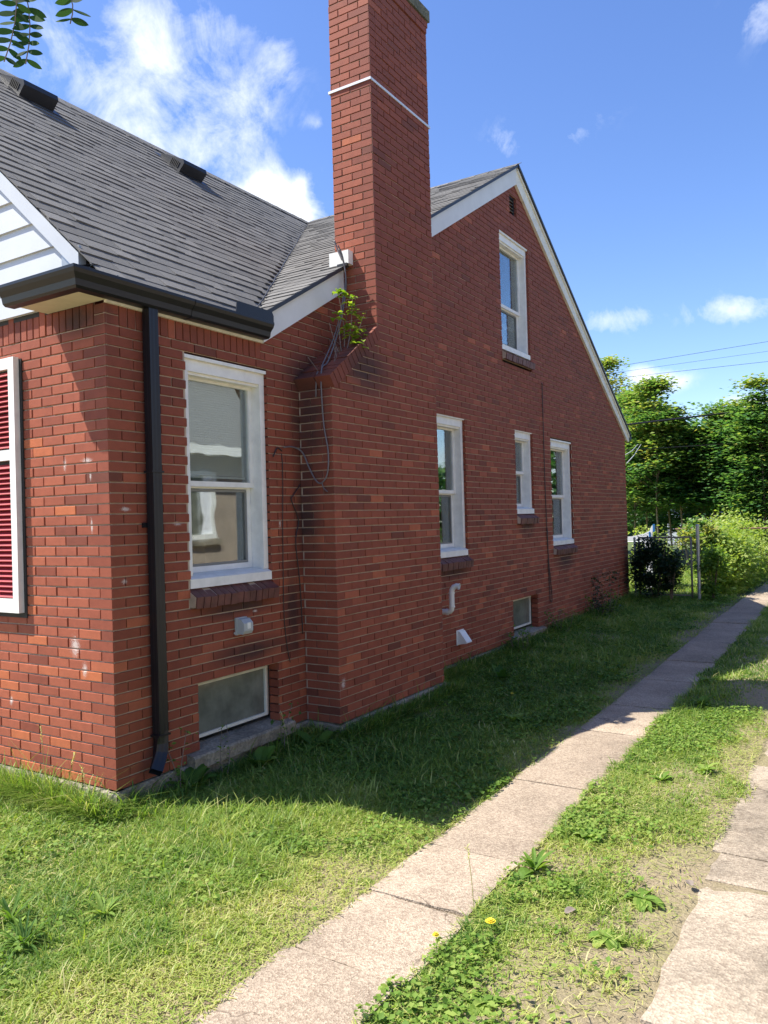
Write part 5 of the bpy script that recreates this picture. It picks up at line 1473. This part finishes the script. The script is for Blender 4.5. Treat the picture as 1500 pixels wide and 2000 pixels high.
# pale garage seen in slivers under the trees
gar = empty('garage', (3.0, 36, 0), 'pale garage glimpsed between the trunks above the hedge', 'garage')
MB().box(-7.5, 5.5, 0, 5, 0, 2.3).build('wall', M['siding'], gar); MB().add([(-7.7, -.3, 2.25), (5.7, -.3, 2.25), (5.7, 2.5, 3.6), (-7.7, 2.5, 3.6), (5.7, 5.3, 2.25), (-7.7, 5.3, 2.25)], [(0, 1, 2, 3), (3, 2, 4, 5)]).build('roof', M['shingle'], gar)
MB().box(-1.5, 1.2, -.03, -.001, .05, 2.0).build('door', M['pale_grey'], gar)
# distant tree belt to close the horizon
P = []
n = 26000; px_ = rng.uniform(-70, 75, n); hh = 4.5 + 3.5 * vnoise(px_ + 100, px_ * 0, .12, 50); P = np.stack([px_, 52 + rng.normal(0, 2.5, n), rng.random(n) * hh], 1)
o = leaves_mesh('distant_woodland', P, .75, np.clip(rng.normal(.4, .15, n), 0, 1), M['tree'], up=.6, droop=.2, aspect=.9); tagit(o, 'far belt of trees closing the horizon behind the yard', 'trees', kind='stuff')

# overhead wires
def wire(pxa, pya, pxb, pyb, Y_, r, label, sag=.0):
    a = CAM + pix_dir(pxa, pya) * ((Y_ - CAM.y) / pix_dir(pxa, pya).y); b = CAM + pix_dir(pxb, pyb) * ((Y_ + 3 - CAM.y) / pix_dir(pxb, pyb).y)
    d = b - a; p0 = a - d * .8; p1 = b + d * 1.2
    pts = [p0.lerp(p1, t / 12) + Vector((0, 0, -sag * math.sin(math.pi * t / 12))) for t in range(13)]
    tagit(MB().tube(pts, r, 6).build('overhead_wire', M['wire'], smooth=True), label, 'wire', 'overhead wires')


wire(1190, 718, 1500, 667, 30, .008, 'highest thin overhead wire in the sky at the right')
wire(1215, 726, 1500, 686, 31, .006, 'faint middle overhead wire'); wire(1210, 738, 1500, 706, 30, .008, 'lowest of the three thin overhead wires')
wire(1270, 824, 1500, 797, 18, .026, 'thick black overhead cable crossing the treetops'); wire(1240, 878, 1500, 862, 17.5, .010, 'thin wire crossing the trees below the thick cable')
def drop(ax, ay, bx, by, label):
    p = lambda x, y, Y_: CAM + pix_dir(x, y) * ((Y_ - CAM.y) / pix_dir(x, y).y)
    tagit(MB().tube([p(ax, ay, 17.5), p((ax + bx) / 2, (ay + by) / 2 + 3, 15), p(bx, by, 12.5)], .008, 6).build('service_wire', M['pale_grey'], smooth=True), label, 'wire')
drop(1252, 868, 1224, 905, 'pale service drop wire running to the house corner'); drop(1246, 868, 1222, 888, 'second pale service wire just above the first')

# the neighbouring house across the drive, seen mirrored in the windows
nb = empty('neighbour_house', (7.6, 0, 0), 'neighbouring brick house across the drive, seen only as a reflection in the glass', 'house')
MB().box(0, 7, -2, 14, -.2, 3.2).build('wall', M['nbwall'], nb); MB().add([(-.3, -2.3, 3.2), (-.3, 14.3, 3.2), (3.5, 14.3, 6), (3.5, -2.3, 6), (7.3, -2.3, 3.2), (7.3, 14.3, 3.2)], [(0, 1, 2, 3)[::-1], (3, 2, 5, 4)[::-1]]).build('roof', M['shingle'], nb)
MB().box(-.42, -.30, -2.3, 14.3, 3.02, 3.19).build('gutter', M['white'], nb); MB().box(-.30, 0, -2.3, 14.3, 3.16, 3.19).build('soffit', M['siding'], nb)
NF = Frame((7.6, 0, 0), (0, -1, 0), (-1, 0, 0))
for (yy, zz0, w_, h_) in ((3.0, 1.2, 1.3, 1.6), (5.4, 1.2, .9, 1.5), (8.5, 1.3, 1.2, 1.4)):
    m = MB(); fringe(m, NF, -yy - w_ / 2, -yy + w_ / 2, zz0, zz0 + h_, .09, .002, .05); wi = m.build('window', M['white'], nb, origin=None); wi.matrix_parent_inverse = Matrix.Translation((-7.6, 0, 0))
    m = MB(); fbox(m, NF, -yy - w_ / 2 + .09, -yy + w_ / 2 - .09, zz0 + .09, zz0 + h_ - .09, .003, .008); m.build('pane', M['toned_pane'], wi)
    m = MB(); fbox(m, NF, -yy - w_ / 2 + .09, -yy - w_ / 2 + .35, zz0 + .09, zz0 + h_ - .09, .010, .014); fbox(m, NF, -yy + w_ / 2 - .3, -yy + w_ / 2 - .12, zz0 + .09, zz0 + h_ - .09, .010, .014); m.build('curtain', M['curtain'], wi)
    m = MB(); fbox(m, NF, -yy - w_ / 2 - .1, -yy + w_ / 2 + .1, zz0 - .12, zz0 - .002, .002, .09); m.build('sill', M['found'], wi)

# small litter on path and lawn
def litter(x, y, s, label, col='bark'):
    m = MB(); leaf_blade(m, (0, 0, 0), random.random() * 6, s, s * .3, .25, .5, .2); o = m.build('dead_leaf', M['twig']); o.location = (x, y, gzf(y) + .014); tagit(o, label, 'leaf')
litter(3.2, .62, .06, 'curled brown dead leaf on the driveway strip'); litter(2.78, .1, .07, 'brown dead leaf in the weeds of the strip'); litter(3.6, .2, .05, 'small brown leaf on the near driveway slab')
bpy.context.view_layer.update()
tris = sum(sum(len(p.vertices) - 2 for p in o.data.polygons) for o in bpy.data.objects if o.type == 'MESH' and len(o.data.polygons) < 5000)
print('small tris', tris, 'objects', len(bpy.data.objects))
